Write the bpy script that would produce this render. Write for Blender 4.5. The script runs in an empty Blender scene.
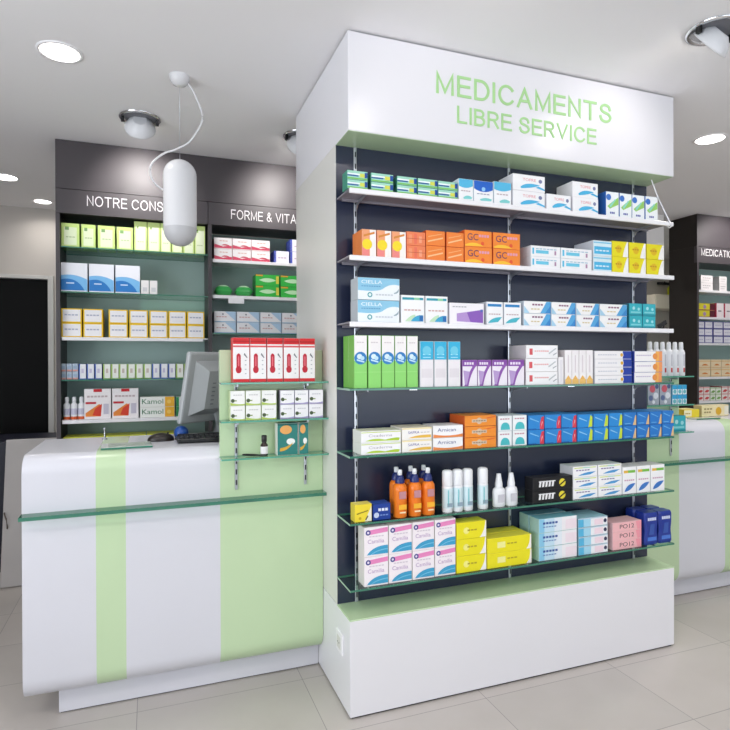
import bpy, bmesh, math, random
from math import pi, sin, cos, radians
from mathutils import Matrix, Vector
random.seed(7)
SC = bpy.context.scene
COL = SC.collection

# ------------------------------------------------------------------ materials
def lin(c):
    return c / 12.92 if c <= .04045 else ((c + .055) / 1.055) ** 2.4
def rgb(h):
    h = h.lstrip('#')
    return tuple(lin(int(h[i:i + 2], 16) / 255) for i in (0, 2, 4)) + (1,)
MATS = {}
def mat(name, col, rough=.5, metal=0., spec=.5, vary=.04, scale=6., bump=0., coat=0.):
    if name in MATS: return MATS[name]
    m = bpy.data.materials.new(name); m.use_nodes = True
    nt = m.node_tree; b = nt.nodes['Principled BSDF']
    c = rgb(col) if isinstance(col, str) else col
    tc = nt.nodes.new('ShaderNodeTexCoord'); nz = nt.nodes.new('ShaderNodeTexNoise')
    nz.inputs['Scale'].default_value = scale; nz.inputs['Detail'].default_value = 2
    nt.links.new(tc.outputs['Object'], nz.inputs['Vector'])
    mx = nt.nodes.new('ShaderNodeMix'); mx.data_type = 'RGBA'
    mx.inputs[6].default_value = tuple(v * (1 - vary) for v in c[:3]) + (1,)
    mx.inputs[7].default_value = tuple(min(1, v * (1 + vary)) for v in c[:3]) + (1,)
    nt.links.new(nz.outputs['Fac'], mx.inputs[0]); nt.links.new(mx.outputs[2], b.inputs['Base Color'])
    b.inputs['Roughness'].default_value = rough; b.inputs['Metallic'].default_value = metal
    b.inputs['Specular IOR Level'].default_value = spec
    if coat: b.inputs['Coat Weight'].default_value = coat; b.inputs['Coat Roughness'].default_value = .08
    if bump:
        bp = nt.nodes.new('ShaderNodeBump'); bp.inputs['Strength'].default_value = bump
        bp.inputs['Distance'].default_value = .002
        n2 = nt.nodes.new('ShaderNodeTexNoise'); n2.inputs['Scale'].default_value = scale * 20
        nt.links.new(tc.outputs['Object'], n2.inputs['Vector']); nt.links.new(n2.outputs['Fac'], bp.inputs['Height'])
        nt.links.new(bp.outputs['Normal'], b.inputs['Normal'])
    MATS[name] = m; return m
def ink(h):                                   # printed card of one colour
    return mat('card_' + h.lstrip('#'), h, .42, spec=.35, vary=.02, scale=30)
def glass(name, tint, edge=False, refl=.9):
    if name in MATS: return MATS[name]
    m = bpy.data.materials.new(name); m.use_nodes = True; nt = m.node_tree; nt.nodes.clear()
    o = nt.nodes.new('ShaderNodeOutputMaterial'); mx = nt.nodes.new('ShaderNodeMixShader')
    tr = nt.nodes.new('ShaderNodeBsdfTransparent'); tr.inputs[0].default_value = rgb(tint)
    gl = nt.nodes.new('ShaderNodeBsdfGlossy'); gl.inputs['Roughness'].default_value = .03
    gl.inputs[0].default_value = (refl, refl, refl, 1)
    fr = nt.nodes.new('ShaderNodeFresnel'); fr.inputs[0].default_value = 1.45
    ge = nt.nodes.new('ShaderNodeNewGeometry'); m1 = nt.nodes.new('ShaderNodeMath'); m1.operation = 'SUBTRACT'; m1.inputs[0].default_value = 1
    m2 = nt.nodes.new('ShaderNodeMath'); m2.operation = 'MULTIPLY'; nt.links.new(ge.outputs['Backfacing'], m1.inputs[1]); nt.links.new(m1.outputs[0], m2.inputs[0]); nt.links.new(fr.outputs[0], m2.inputs[1])
    nt.links.new(m2.outputs[0], mx.inputs[0]); nt.links.new(tr.outputs[0], mx.inputs[1]); nt.links.new(gl.outputs[0], mx.inputs[2])
    nt.links.new(mx.outputs[0], o.inputs[0]); MATS[name] = m; return m
def emit(name, col, st):
    if name in MATS: return MATS[name]
    m = bpy.data.materials.new(name); m.use_nodes = True; b = m.node_tree.nodes['Principled BSDF']
    b.inputs['Base Color'].default_value = rgb(col); b.inputs['Emission Color'].default_value = rgb(col)
    b.inputs['Emission Strength'].default_value = st; MATS[name] = m; return m

# ------------------------------------------------------------------ mesh helpers
class MB:
    def __init__(s): s.v = []; s.f = []; s.m = []; s.sm = []; s.mats = []
    def mi(s, m):
        if m not in s.mats: s.mats.append(m)
        return s.mats.index(m)
    def face(s, pts, m, smooth=False):
        i = len(s.v); s.v += [tuple(p) for p in pts]; s.f.append(tuple(range(i, i + len(pts)))); s.m.append(s.mi(m)); s.sm.append(smooth)
    def raw(s, vs, fs, m, smooth=False):
        i = len(s.v); s.v += [tuple(p) for p in vs]; k = s.mi(m)
        for f in fs: s.f.append(tuple(i + j for j in f)); s.m.append(k); s.sm.append(smooth)
    def box(s, x0, x1, y0, y1, z0, z1, m, bev=0., top=None, front=None, mt=None):
        bm = bmesh.new(); bmesh.ops.create_cube(bm, size=1)
        bmesh.ops.scale(bm, vec=(x1 - x0, y1 - y0, z1 - z0), verts=bm.verts)
        bmesh.ops.translate(bm, vec=((x0 + x1) / 2, (y0 + y1) / 2, (z0 + z1) / 2), verts=bm.verts)
        if bev: bmesh.ops.bevel(bm, geom=bm.edges[:], offset=bev, segments=2 if bev > .003 else 1, affect='EDGES', profile=.5)
        if mt: bmesh.ops.transform(bm, matrix=mt, verts=bm.verts)
        bm.normal_update(); bm.verts.index_update(); i = len(s.v); s.v += [tuple(v.co) for v in bm.verts]
        for f in bm.faces:
            mm = m
            if top and f.normal.z > .9: mm = top
            if front and f.normal.y < -.9: mm = front
            s.f.append(tuple(i + v.index for v in f.verts)); s.m.append(s.mi(mm)); s.sm.append(False)
        bm.free()
    def prism(s, prof, x0, x1, m, smooth=True, cap=True):      # profile of (y,z) swept along x
        n = len(prof)
        vs = [(x0, y, z) for y, z in prof] + [(x1, y, z) for y, z in prof]
        s.raw(vs, [(i, (i + 1) % n, n + (i + 1) % n, n + i) for i in range(n)], m, smooth)
        if cap: s.raw(vs, [tuple(range(n - 1, -1, -1)), tuple(range(n, 2 * n))], m)
    def lathe(s, prof, m, cx=0, cy=0, z=0, seg=24, smooth=True, sq=1.):
        n = len(prof); vs = []
        for r, zz in prof:
            for k in range(seg):
                a = 2 * pi * k / seg; vs.append((cx + r * cos(a), cy + sq * r * sin(a), z + zz))
        fs = []
        for i in range(n - 1):
            for k in range(seg):
                a = i * seg + k; b = i * seg + (k + 1) % seg; fs.append((a, b, b + seg, a + seg))
        s.raw(vs, fs, m, smooth)
        s.raw(vs[:seg], [tuple(range(seg - 1, -1, -1))], m); s.raw(vs[-seg:], [tuple(range(seg))], m)
    def tube(s, pts, r, m, seg=8):
        P = [Vector(p) for p in pts]; rings = []
        for i, p in enumerate(P):
            t = (P[min(i + 1, len(P) - 1)] - P[max(i - 1, 0)]).normalized()
            a = t.cross(Vector((0, 0, 1)))
            if a.length < .01: a = t.cross(Vector((0, 1, 0)))
            a.normalize(); b = t.cross(a)
            rings.append([p + a * r * cos(2 * pi * k / seg) + b * r * sin(2 * pi * k / seg) for k in range(seg)])
        vs = [v for q in rings for v in q]; fs = []
        for i in range(len(P) - 1):
            for k in range(seg):
                fs.append((i * seg + k, i * seg + (k + 1) % seg, (i + 1) * seg + (k + 1) % seg, (i + 1) * seg + k))
        fs += [tuple(range(seg)), tuple(range(len(vs) - 1, len(vs) - seg - 1, -1))]
        s.raw(vs, fs, m, True)
    def text(s, txt, x, y, z, w, m, h=None, hgt=None, dep=0., cx=False):   # on a face turned to -Y, x = left end
        vs, fs, (a, b, c, d) = glyphs(txt)
        sx = w / (b - a); sz = (hgt / (d - c)) if hgt else sx
        if cx: x = x - w / 2
        k = len(vs)
        if dep:
            V = [(x + (p[0] - a) * sx, y - dep, z + (p[1] - c) * sz) for p in vs] + [(x + (p[0] - a) * sx, y, z + (p[1] - c) * sz) for p in vs]
            ed = {}
            for f in fs:
                for i in range(len(f)):
                    e = (f[i], f[(i + 1) % len(f)]); ed[e] = 1
            side = [(e[1], e[0], e[0] + k, e[1] + k) for e in ed if (e[1], e[0]) not in ed]
            s.raw(V, list(fs) + side, m)
        else:
            s.raw([(x + (p[0] - a) * sx, y, z + (p[1] - c) * sz) for p in vs], fs, m)
    def mesh(s, name):
        me = bpy.data.meshes.new(name); me.from_pydata(s.v, [], s.f)
        for mm in s.mats: me.materials.append(mm)
        me.polygons.foreach_set('material_index', s.m); me.polygons.foreach_set('use_smooth', s.sm); me.update(); return me
    def obj(s, name, parent=None, loc=(0, 0, 0)):
        o = bpy.data.objects.new(name, s.mesh(name)); COL.objects.link(o); o.location = loc
        if parent: o.parent = parent
        return o
GL = {}
def glyphs(txt):
    if txt in GL: return GL[txt]
    cu = bpy.data.curves.new('lettering', 'FONT'); cu.body = txt; cu.resolution_u = 3
    o = bpy.data.objects.new('lettering', cu); COL.objects.link(o)
    dg = bpy.context.evaluated_depsgraph_get(); me = bpy.data.meshes.new_from_object(o.evaluated_get(dg))
    vs = [(v.co.x, v.co.y) for v in me.vertices]; fs = [tuple(p.vertices) for p in me.polygons]
    xs = [v[0] for v in vs]; ys = [v[1] for v in vs]
    bpy.data.objects.remove(o); bpy.data.curves.remove(cu); bpy.data.meshes.remove(me)
    GL[txt] = (vs, fs, (min(xs), max(xs), min(ys), max(ys))); return GL[txt]

# plain sign lettering drawn as even strokes
def ell(cx, cy, rx, ry, a0, a1, n=14): return [(cx + rx * cos(radians(a0 + (a1 - a0) * i / n)), cy + ry * sin(radians(a0 + (a1 - a0) * i / n))) for i in range(n + 1)]
def crv(P, n=4):
    o = []
    for i in range(len(P) - 1):
        a, b_, c, d = [P[max(0, min(len(P) - 1, i + j))] for j in (-1, 0, 1, 2)]
        for k in range(n):
            t = k / n; o.append(tuple(.5 * (2 * b_[q] + (c[q] - a[q]) * t + (2 * a[q] - 5 * b_[q] + 4 * c[q] - d[q]) * t * t + (3 * b_[q] - a[q] - 3 * c[q] + d[q]) * t ** 3) for q in (0, 1)))
    return o + [P[-1]]
SL = {'M': (.74, [[(0, 0), (0, 1), (.37, .04), (.74, 1), (.74, 0)]]), 'E': (.56, [[(.58, 0), (0, 0), (0, 1), (.56, 1)], [(0, .53), (.52, .53)]]),
 'D': (.66, [[(0, 0), (0, 1), (.28, 1)] + ell(.28, .5, .38, .5, 80, -80) + [(.28, 0), (0, 0)]]), 'I': (.0, [[(0, 0), (0, 1)]]),
 'C': (.7, [ell(.38, .5, .38, .5, 38, 322, 22)]), 'A': (.7, [[(0, 0), (.35, 1), (.7, 0)], [(.13, .34), (.57, .34)]]), 'N': (.6, [[(0, 0), (0, 1), (.6, 0), (.6, 1)]]),
 'T': (.66, [[(0, 1), (.66, 1)], [(.33, .97), (.33, 0)]]), 'S': (.6, [crv([(.57, .74), (.5, .92), (.3, 1), (.1, .92), (.04, .75), (.12, .6), (.3, .53), (.5, .45), (.6, .27), (.5, .07), (.3, 0), (.08, .08), (0, .28)])]),
 'L': (.5, [[(0, 1), (0, 0), (.5, 0)]]), 'B': (.58, [[(0, 0), (0, 1), (.3, 1)] + ell(.3, .77, .23, .23, 85, -85) + [(.3, .54), (.13, .54)], [(.3, .54)] + ell(.3, .27, .28, .27, 85, -85) + [(.3, 0), (.06, 0)]]),
 'R': (.62, [[(0, 0), (0, 1), (.34, 1)] + ell(.34, .75, .26, .25, 85, -85) + [(.34, .5), (.13, .5)], [(.34, .5), (.62, 0)]]), 'V': (.68, [[(0, 1), (.34, 0), (.68, 1)]]),
 'O': (.78, [ell(.39, .5, .39, .5, 90, -270, 28)]), 'F': (.52, [[(0, 0), (0, 1), (.54, 1)], [(0, .53), (.46, .53)]]),
 '&': (.66, [crv([(.66, 0), (.4, .34), (.16, .68), (.16, .88), (.3, 1), (.43, .86), (.36, .68), (.08, .42), (.02, .2), (.22, 0), (.44, .1), (.58, .42)])]),
 'É': (.56, [[(.58, 0), (0, 0), (0, 1), (.56, 1)], [(0, .53), (.52, .53)], [(.24, 1.16), (.4, 1.3)]])}
def sign(b, txt, x, y, z, w, hgt, m, dep=.003, t=.125, sp=.17):
    adv = 0; items = []
    for ch in txt:
        if ch == ' ': adv += .36; continue
        wd_, st = SL[ch]; items.append((adv, st)); adv += wd_ + t + sp
    tot = adv - sp; sx = w / tot
    for a, st in items:
        for si, P in enumerate(st):
            Q = [Vector((a + t / 2 + px, t / 2 + pz * (1 - t))) for px, pz in P]
            closed = (Q[0] - Q[-1]).length < 1e-4
            if not closed:
                Q[0] = Q[0] + (Q[0] - Q[1]).normalized() * t / 2; Q[-1] = Q[-1] + (Q[-1] - Q[-2]).normalized() * t / 2
            n = len(Q); lft = []; rgt = []
            for i in range(n):
                p0 = Q[i - 1] if i else (Q[-2] if closed else None); p1 = Q[i + 1] if i < n - 1 else (Q[1] if closed else None)
                d0 = (Q[i] - p0).normalized() if p0 is not None else None; d1 = (p1 - Q[i]).normalized() if p1 is not None else None
                d0 = d0 or d1; d1 = d1 or d0
                n0 = Vector((-d0.y, d0.x)); n1 = Vector((-d1.y, d1.x)); mm = n0 + n1
                mm = mm.normalized() if mm.length > .05 else n0
                L = t / 2 / max(.42, mm.dot(n0)); lft.append(Q[i] + mm * L); rgt.append(Q[i] - mm * L)
            f = lambda p, yy: (x + p.x * sx, yy, z + min(max(p.y, 0), 1.36) * hgt)
            vs = [f(p, y - dep - .0002 * si) for p in lft + rgt] + [f(p, y) for p in lft + rgt]; N = 2 * n
            fs = []
            for i in range(n - 1):
                fs += [(i, n + i, n + i + 1, i + 1), (i, i + 1, N + i + 1, N + i), (n + i + 1, n + i, N + n + i, N + n + i + 1)]
            if not closed: fs += [(0, N, N + n, n), (n - 1, N - 1, N + N - 1, N + n - 1)]
            b.raw(vs, fs, m)

def tag(o, label, cat, group=None, kind=None):
    if label: o['label'] = label
    if cat: o['category'] = cat
    if group: o['group'] = group
    if kind: o['kind'] = kind
    return o
def root(name, label, cat, loc=(0, 0, 0), group=None):
    o = bpy.data.objects.new(name, None); o.empty_display_size = .05; COL.objects.link(o); o.location = loc
    return tag(o, label, cat, group)
def dup(o, loc, label=None, parent=None):
    c = o.copy(); COL.objects.link(c)
    if parent is None: c.location = loc
    else: c.parent = parent
    if label: c['label'] = label
    for ch in list(o.children): dup(ch, None, None, c)
    return c
def struct(o): o['kind'] = 'structure'; return o

WHITE = mat('white_laminate', '#e6e5ea', .3, vary=.015, scale=2, spec=.5)
DIM_WHITE = mat('dimmed_white_laminate', '#d8d8e0', .28, vary=.015, scale=2)  # white laminate greyed down, standing for the weaker light on the counters
WSIDE = mat('pale_grey_laminate', '#dcdbd6', .35, vary=.015, scale=2)
GREEN = mat('pale_green_laminate', '#c3dab2', .25, vary=.02, scale=2)
SLATE = mat('slate_blue_panel', '#252c44', .24, vary=.06, scale=3, spec=.7)
TAUPE = mat('dark_taupe_laminate', '#464145', .45, vary=.04, scale=2)
DARKW = mat('dark_brown_laminate', '#1c1512', .45, vary=.1, scale=4)
METAL = mat('brushed_steel', '#c2c5cc', .3, metal=.8, vary=.04)
SHELFW = mat('white_metal_shelf', '#f2f1f4', .35, vary=.01)
SHELFP = mat('shaded_white_shelf_pan', '#8d8993', .35, vary=.02)  # white shelf metal coloured grey, the shade under the shelves painted in
CHROME = mat('polished_chrome', '#dcdde0', .12, metal=1., vary=.02)
BLACK = mat('black_plastic', '#141416', .35, vary=.1)
GLASS = glass('clear_shelf_glass', '#e2f2ea')
GEDGE = mat('green_glass_edge', '#377a64', .15, vary=.25, scale=10, spec=.8)
GEND = mat('pale_glass_end', '#8fb0a2', .15, vary=.1, scale=10, spec=.8)
TEALG = mat('grey_green_back_panel', '#a8c2bc', .25, vary=.05, scale=1.5)
SLOT = mat('dark_slot', '#25272c', .6)

# ------------------------------------------------------------------ camera
CAM_H, F = 1.3971, 579.2
ya, pi_, ro = radians(20.36), radians(-.2034), radians(-.2014)
R = Vector((cos(ya), -sin(ya), 0)); D = Vector((sin(ya) * cos(pi_), cos(ya) * cos(pi_), sin(pi_))); U = R.cross(D)
R2 = R * cos(ro) + U * sin(ro); U2 = -R * sin(ro) + U * cos(ro)
cd = bpy.data.cameras.new('camera'); cam = bpy.data.objects.new('camera', cd); COL.objects.link(cam)
cd.sensor_width = 36; cd.lens = F / 730 * 36; cd.clip_start = .05
m4 = Matrix((R2, U2, -D)).transposed().to_4x4(); m4.translation = Vector((0, 0, CAM_H)); cam.matrix_world = m4
SC.camera = cam

# ------------------------------------------------------------------ the room
def floor_mat():
    m = bpy.data.materials.new('grey_beige_floor_tiles'); m.use_nodes = True; nt = m.node_tree; b = nt.nodes['Principled BSDF']
    tc = nt.nodes.new('ShaderNodeTexCoord'); mp = nt.nodes.new('ShaderNodeMapping'); mp.inputs['Location'].default_value = (.055 + .68 * 8, -2.082 + .41 * 16, 0)
    br = nt.nodes.new('ShaderNodeTexBrick'); br.offset = 0; br.squash = 1
    for k, v in (('Scale', 1), ('Mortar Size', .0016), ('Mortar Smooth', .2), ('Bias', 0), ('Brick Width', .68), ('Row Height', .41)): br.inputs[k].default_value = v
    br.inputs['Color1'].default_value = rgb('#c4bdb8'); br.inputs['Color2'].default_value = rgb('#bcb6b1'); br.inputs['Mortar'].default_value = rgb('#8f8a88')
    nz = nt.nodes.new('ShaderNodeTexNoise'); nz.inputs['Scale'].default_value = 3; nz.inputs['Detail'].default_value = 6
    mx = nt.nodes.new('ShaderNodeMix'); mx.data_type = 'RGBA'; mx.blend_type = 'MULTIPLY'; mx.inputs[0].default_value = .35
    cr = nt.nodes.new('ShaderNodeValToRGB'); cr.color_ramp.elements[0].color = (.8, .79, .77, 1); cr.color_ramp.elements[1].color = (1, 1, 1, 1)
    cr.color_ramp.elements[0].position = .3; cr.color_ramp.elements[1].position = .65
    L = nt.links.new
    L(tc.outputs['Object'], mp.inputs[0]); L(mp.outputs[0], br.inputs['Vector']); L(tc.outputs['Object'], nz.inputs['Vector']); L(nz.outputs['Fac'], cr.inputs[0])
    L(br.outputs['Color'], mx.inputs[6]); L(cr.outputs[0], mx.inputs[7]); L(mx.outputs[2], b.inputs['Base Color'])
    b.inputs['Roughness'].default_value = .38; return m
CEIL = mat('ceiling_paint', '#eeedef', .8, vary=.01, scale=1)
WALLM = mat('wall_paint', '#c6c0bb', .75, vary=.015, scale=1)
X0R, X1R, Y0R, Y1R, HC = -3., 8.5, -3.2, 5.5, 2.7
def slab(name, *a, m, bev=0.):
    b = MB(); b.box(*a, m, bev); return struct(b.obj(name))
slab('floor', X0R, X1R, Y0R, Y1R, -.1, 0, m=floor_mat())
slab('ceiling', X0R, X1R, Y0R, Y1R, HC, HC + .1, m=CEIL)
b = MB(); b.box(X0R - .1, X0R, Y0R, -2.6, 0, HC, WALLM); b.box(X0R - .1, X0R, 1.8, Y1R, 0, HC, WALLM)
b.box(X0R - .1, X0R, -2.6, 1.8, 0, .4, WALLM); b.box(X0R - .1, X0R, -2.6, 1.8, 2.5, HC, WALLM); struct(b.obj('wall_left'))
wl = bpy.data.objects.new('added_window_2', None); COL.objects.link(wl); wl.location = (X0R - .05, -.4, .4); struct(wl)  # unseen window added in the left wall to go with the side fill
b = MB(); AL = mat('grey_aluminium', '#8d9094', .35, metal=.6)
for k in range(4): y = -2.2 + 4.4 / 3 * k; b.box(-.03, .03, max(-2.2, y - .03), min(2.2, y + .03), 0, 2.1, AL)
b.box(-.03, .03, -2.17, 2.17, 0, .06, AL); b.box(-.03, .03, -2.17, 2.17, 2.04, 2.1, AL); b.obj('window_frame', wl)
b = MB(); b.box(-.005, .005, -2.16, 2.16, .06, 2.04, glass('shopfront_glass', '#f4f8f7')); b.obj('pane', wl)
slab('wall_right', X1R, X1R + .1, Y0R, Y1R, 0, HC, m=WALLM)
# back wall with the opening of the dark door
b = MB(); b.box(X0R, -1.72, Y1R, Y1R + .12, 0, HC, WALLM); b.box(-.757, X1R, Y1R, Y1R + .12, 0, HC, WALLM); b.box(-1.72, -.757, Y1R, Y1R + .12, 2.14, HC, WALLM)
struct(b.obj('wall_back'))
dr = bpy.data.objects.new('door_1', None); COL.objects.link(dr); dr.location = (-1.24, Y1R, 0); struct(dr)
b = MB(); DK = mat('black_door', '#050506', .5, vary=.1, spec=.12)
b.box(-.435, .435, .02, .06, .0, 2.105, DK, .004); b.obj('door_leaf', dr)
b = MB(); FRM = mat('pale_door_frame', '#c9c8c6', .4)
b.box(.438, .482, -.02, .1, 0, 2.138, FRM, .003); b.box(-.478, -.438, -.02, .1, 0, 2.138, FRM, .003); b.box(-.438, .438, -.02, .1, 2.107, 2.138, FRM, .003); b.obj('door_frame', dr)
b = MB(); b.tube([(-.36, .02, 1.0), (-.36, -.04, 1.0), (-.36, -.05, 1.02), (-.36, -.05, 1.2), (-.36, -.04, 1.22), (-.36, .02, 1.22)], .009, CHROME); b.obj('door_handle', dr)
# unseen shop front behind the viewer; an added fill lamp stands inside its glass
b = MB(); b.box(X0R, -2.2, Y0R - .12, Y0R, 0, HC, WALLM); b.box(7.2, X1R, Y0R - .12, Y0R, 0, HC, WALLM)
b.box(-2.2, 7.2, Y0R - .12, Y0R, 0, .2, WALLM); b.box(-2.2, 7.2, Y0R - .12, Y0R, 2.5, HC, WALLM); struct(b.obj('wall_front'))
wn = bpy.data.objects.new('window_1', None); COL.objects.link(wn); wn.location = (2.5, Y0R - .06, .2); struct(wn)
b = MB(); AL = mat('grey_aluminium', '#8d9094', .35, metal=.6)
for k in range(6): x = -4.7 + 1.88 * k; b.box(max(-4.7, x - .03), min(4.7, x + .03), -.03, .03, 0, 2.3, AL)
b.box(-4.67, 4.67, -.03, .03, 0, .06, AL); b.box(-4.67, 4.67, -.03, .03, 2.24, 2.3, AL); b.obj('window_frame', wn)
b = MB(); b.box(-4.66, 4.66, -.005, .005, .06, 2.24, glass('shopfront_glass', '#f4f8f7')); b.obj('pane', wn)
# ------------------------------------------------------------------ glass shelf helper
def glass_shelf(x0, x1, yf, yb, zt, t=.008, name='glass_shelf', parent=None, edge=None):
    b = MB()
    b.raw([(x0, yf, zt), (x1, yf, zt), (x1, yb, zt), (x0, yb, zt), (x0, yf, zt - t), (x1, yf, zt - t), (x1, yb, zt - t), (x0, yb, zt - t)], [(0, 1, 2, 3), (7, 6, 5, 4)], GLASS)
    b.raw([(x0, yf, zt), (x1, yf, zt), (x1, yb, zt), (x0, yb, zt), (x0, yf, zt - t), (x1, yf, zt - t), (x1, yb, zt - t), (x0, yb, zt - t)], [(4, 5, 1, 0), (6, 7, 3, 2)], edge or GEDGE)
    b.raw([(x0, yf, zt), (x1, yf, zt), (x1, yb, zt), (x0, yb, zt), (x0, yf, zt - t), (x1, yf, zt - t), (x1, yb, zt - t), (x0, yb, zt - t)], [(5, 6, 2, 1), (7, 4, 0, 3)], GEND)
    return b.obj(name, parent)
def upright(x, y, z0, z1, parent, w=.013, pitch=.05):
    b = MB(); b.box(x - w / 2, x + w / 2, y - .008, y, z0, z1, METAL, .002)
    z = z0 + .02
    while z < z1 - .03:
        b.box(x - .003, x + .003, y - .0088, y - .0078, z, z + .022, SLOT); z += pitch
    return b.obj('slotted_upright', parent)
def bracket(x, y0, y1, z, parent, m=METAL):          # thin cantilever arm under a shelf
    b = MB(); t = .004
    P = [(y1, z), (y0, z), (y0, z - .006), (y1 - .05, z - .011), (y1 - .015, z - .02), (y1, z - .036)]
    b.prism(P, x - t / 2, x + t / 2, m, smooth=False); return b.obj('bracket', parent)

# ------------------------------------------------------------------ central display unit
CX0, CX1, CYF, CYP, CYB = .7266, 2.4109, 2.137, 2.303, 2.9916
SZ = [2.082, 1.8197, 1.5593, 1.2963, 1.0316, .7676, .5074]
def rel(o): o.matrix_parent_inverse = Matrix.Translation(-Vector(o.parent.location)); return o
cu = root('display_unit', 'tall white central display with green lettered header, glass shelves and white base', 'display unit', (1.569, 2.6, 0))
def add(b, name, parent=None):
    p = parent or cu; o = b.obj(name, p); o.location = -Vector(p.location) if p.parent is None else (0, 0, 0); return o
b = MB(); b.box(CX0, CX1, CYF, CYB, 2.3051, 2.692, WHITE, .002); b.box(CX0 + .02, CX1 - .02, CYF + .02, CYB, 2.692, 2.6995, SLOT)
b.box(CX0 + .002, CX1 - .002, CYF + .004, CYP, 2.3035, 2.3051, GREEN); HDR = add(b, 'header')
b = MB(); LG = mat('green_lettering', '#a9d694', .5)
sign(b, 'MEDICAMENTS', 1.109, CYF, 2.508, .913, .088, LG); sign(b, 'LIBRE SERVICE', 1.207, CYF, 2.399, .727, .071, LG)
add(b, 'lettering')['label'] = 'light green raised lettering'
b = MB(); b.box(CX0, CX0 + .03, CYP + .0285, CYB, .3914, 2.3051, WSIDE); b.box(CX0, CX0 + .002, CYP + .0005, CYP + .0285, .3914, 2.3051, WSIDE); add(b, 'side_panel')
b = MB(); b.box(CX1 - .03, CX1, CYP + .03, CYB, .3914, 2.3051, WSIDE, .002); add(b, 'side_panel')
b = MB(); b.box(CX0 + .0025, CX1, CYP, CYP + .028, .3914, 2.3051, SLATE); add(b, 'back_panel')['label'] = 'dark slate back panel'
b = MB(); b.box(CX0 + .03, CX1 - .03, CYB - .02, CYB - .002, .3914, 2.3051, WHITE); add(b, 'rear_panel')
b = MB(); b.box(CX0, CX1, CYF, CYB, .008, .3854, WHITE, .003); b.box(CX0 + .01, CX1 - .01, CYF + .01, CYB - .01, 0, .008, SLOT); add(b, 'base')
b = MB(); b.box(CX0, CX1, CYF, CYP, .3856, .3914, GREEN, .001); add(b, 'base_top')['label'] = 'pale green laminate ledge'
UX = (.812, 1.571, 2.316)
for x in UX: upright(x, CYP, .3914, 2.3035, cu).location = -cu.location
for i, z in enumerate(SZ):
    if i < 3:
        b = MB(); b.box(CX0 + .006, CX1 + .004 * (i == 1), CYF + .012, CYP - .001, z - .006, z, SHELFP)
        b.box(CX0 + .006, CX1 + .004 * (i == 1), CYF, CYF + .012, z - .02, z, SHELFW, .002)
        for xa, xb in ((CX0 + .02, 1.56), (1.58, CX1 - .02)): b.box(xa, xb, CYP - .03, CYP - .02, z - .016, z - .006, SHELFP)
        o = b.obj('shelf', cu); o.location = -cu.location; o['label'] = 'white metal shelf'
    else:
        o = glass_shelf(CX0 + .002, CX1, CYF, CYP - .001, z, .008, 'glass_shelf', cu); o.location = -cu.location
    for x in UX: bracket(x + .004, CYF + .03, CYP - .008, z - (.0065 if i < 3 else .0085), o)
    for x in (1.0, 1.8):
        bb = MB(); bb.box(x, x + .035, CYF + .03, CYF + .04, z - (.012 if i < 3 else .0125), z - (.0065 if i < 3 else .0085), CHROME, .001); bb.obj('shelf_clip', o)
b = MB(); b.tube([(2.345, 2.21, 2.3035), (2.36, 2.18, 2.2), (2.385, 2.135, 2.075), (2.388, 2.13, 2.058), (2.375, 2.13, 2.05), (2.36, 2.13, 2.055)], .003, SHELFW); add(b, 'support_wire')
b = MB(); b.box(CX0 - .008, CX0, 2.215, 2.295, .215, .3, SHELFW, .002); b.box(CX0 - .0095, CX0 - .0078, 2.233, 2.277, .232, .283, WSIDE, .0005)
for yy in (2.246, 2.264): b.lathe([(.003, 0), (.003, .001)], SLOT, CX0 - .0098, yy, .257, 8)
add(b, 'power_socket')['label'] = 'white wall socket'

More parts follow.
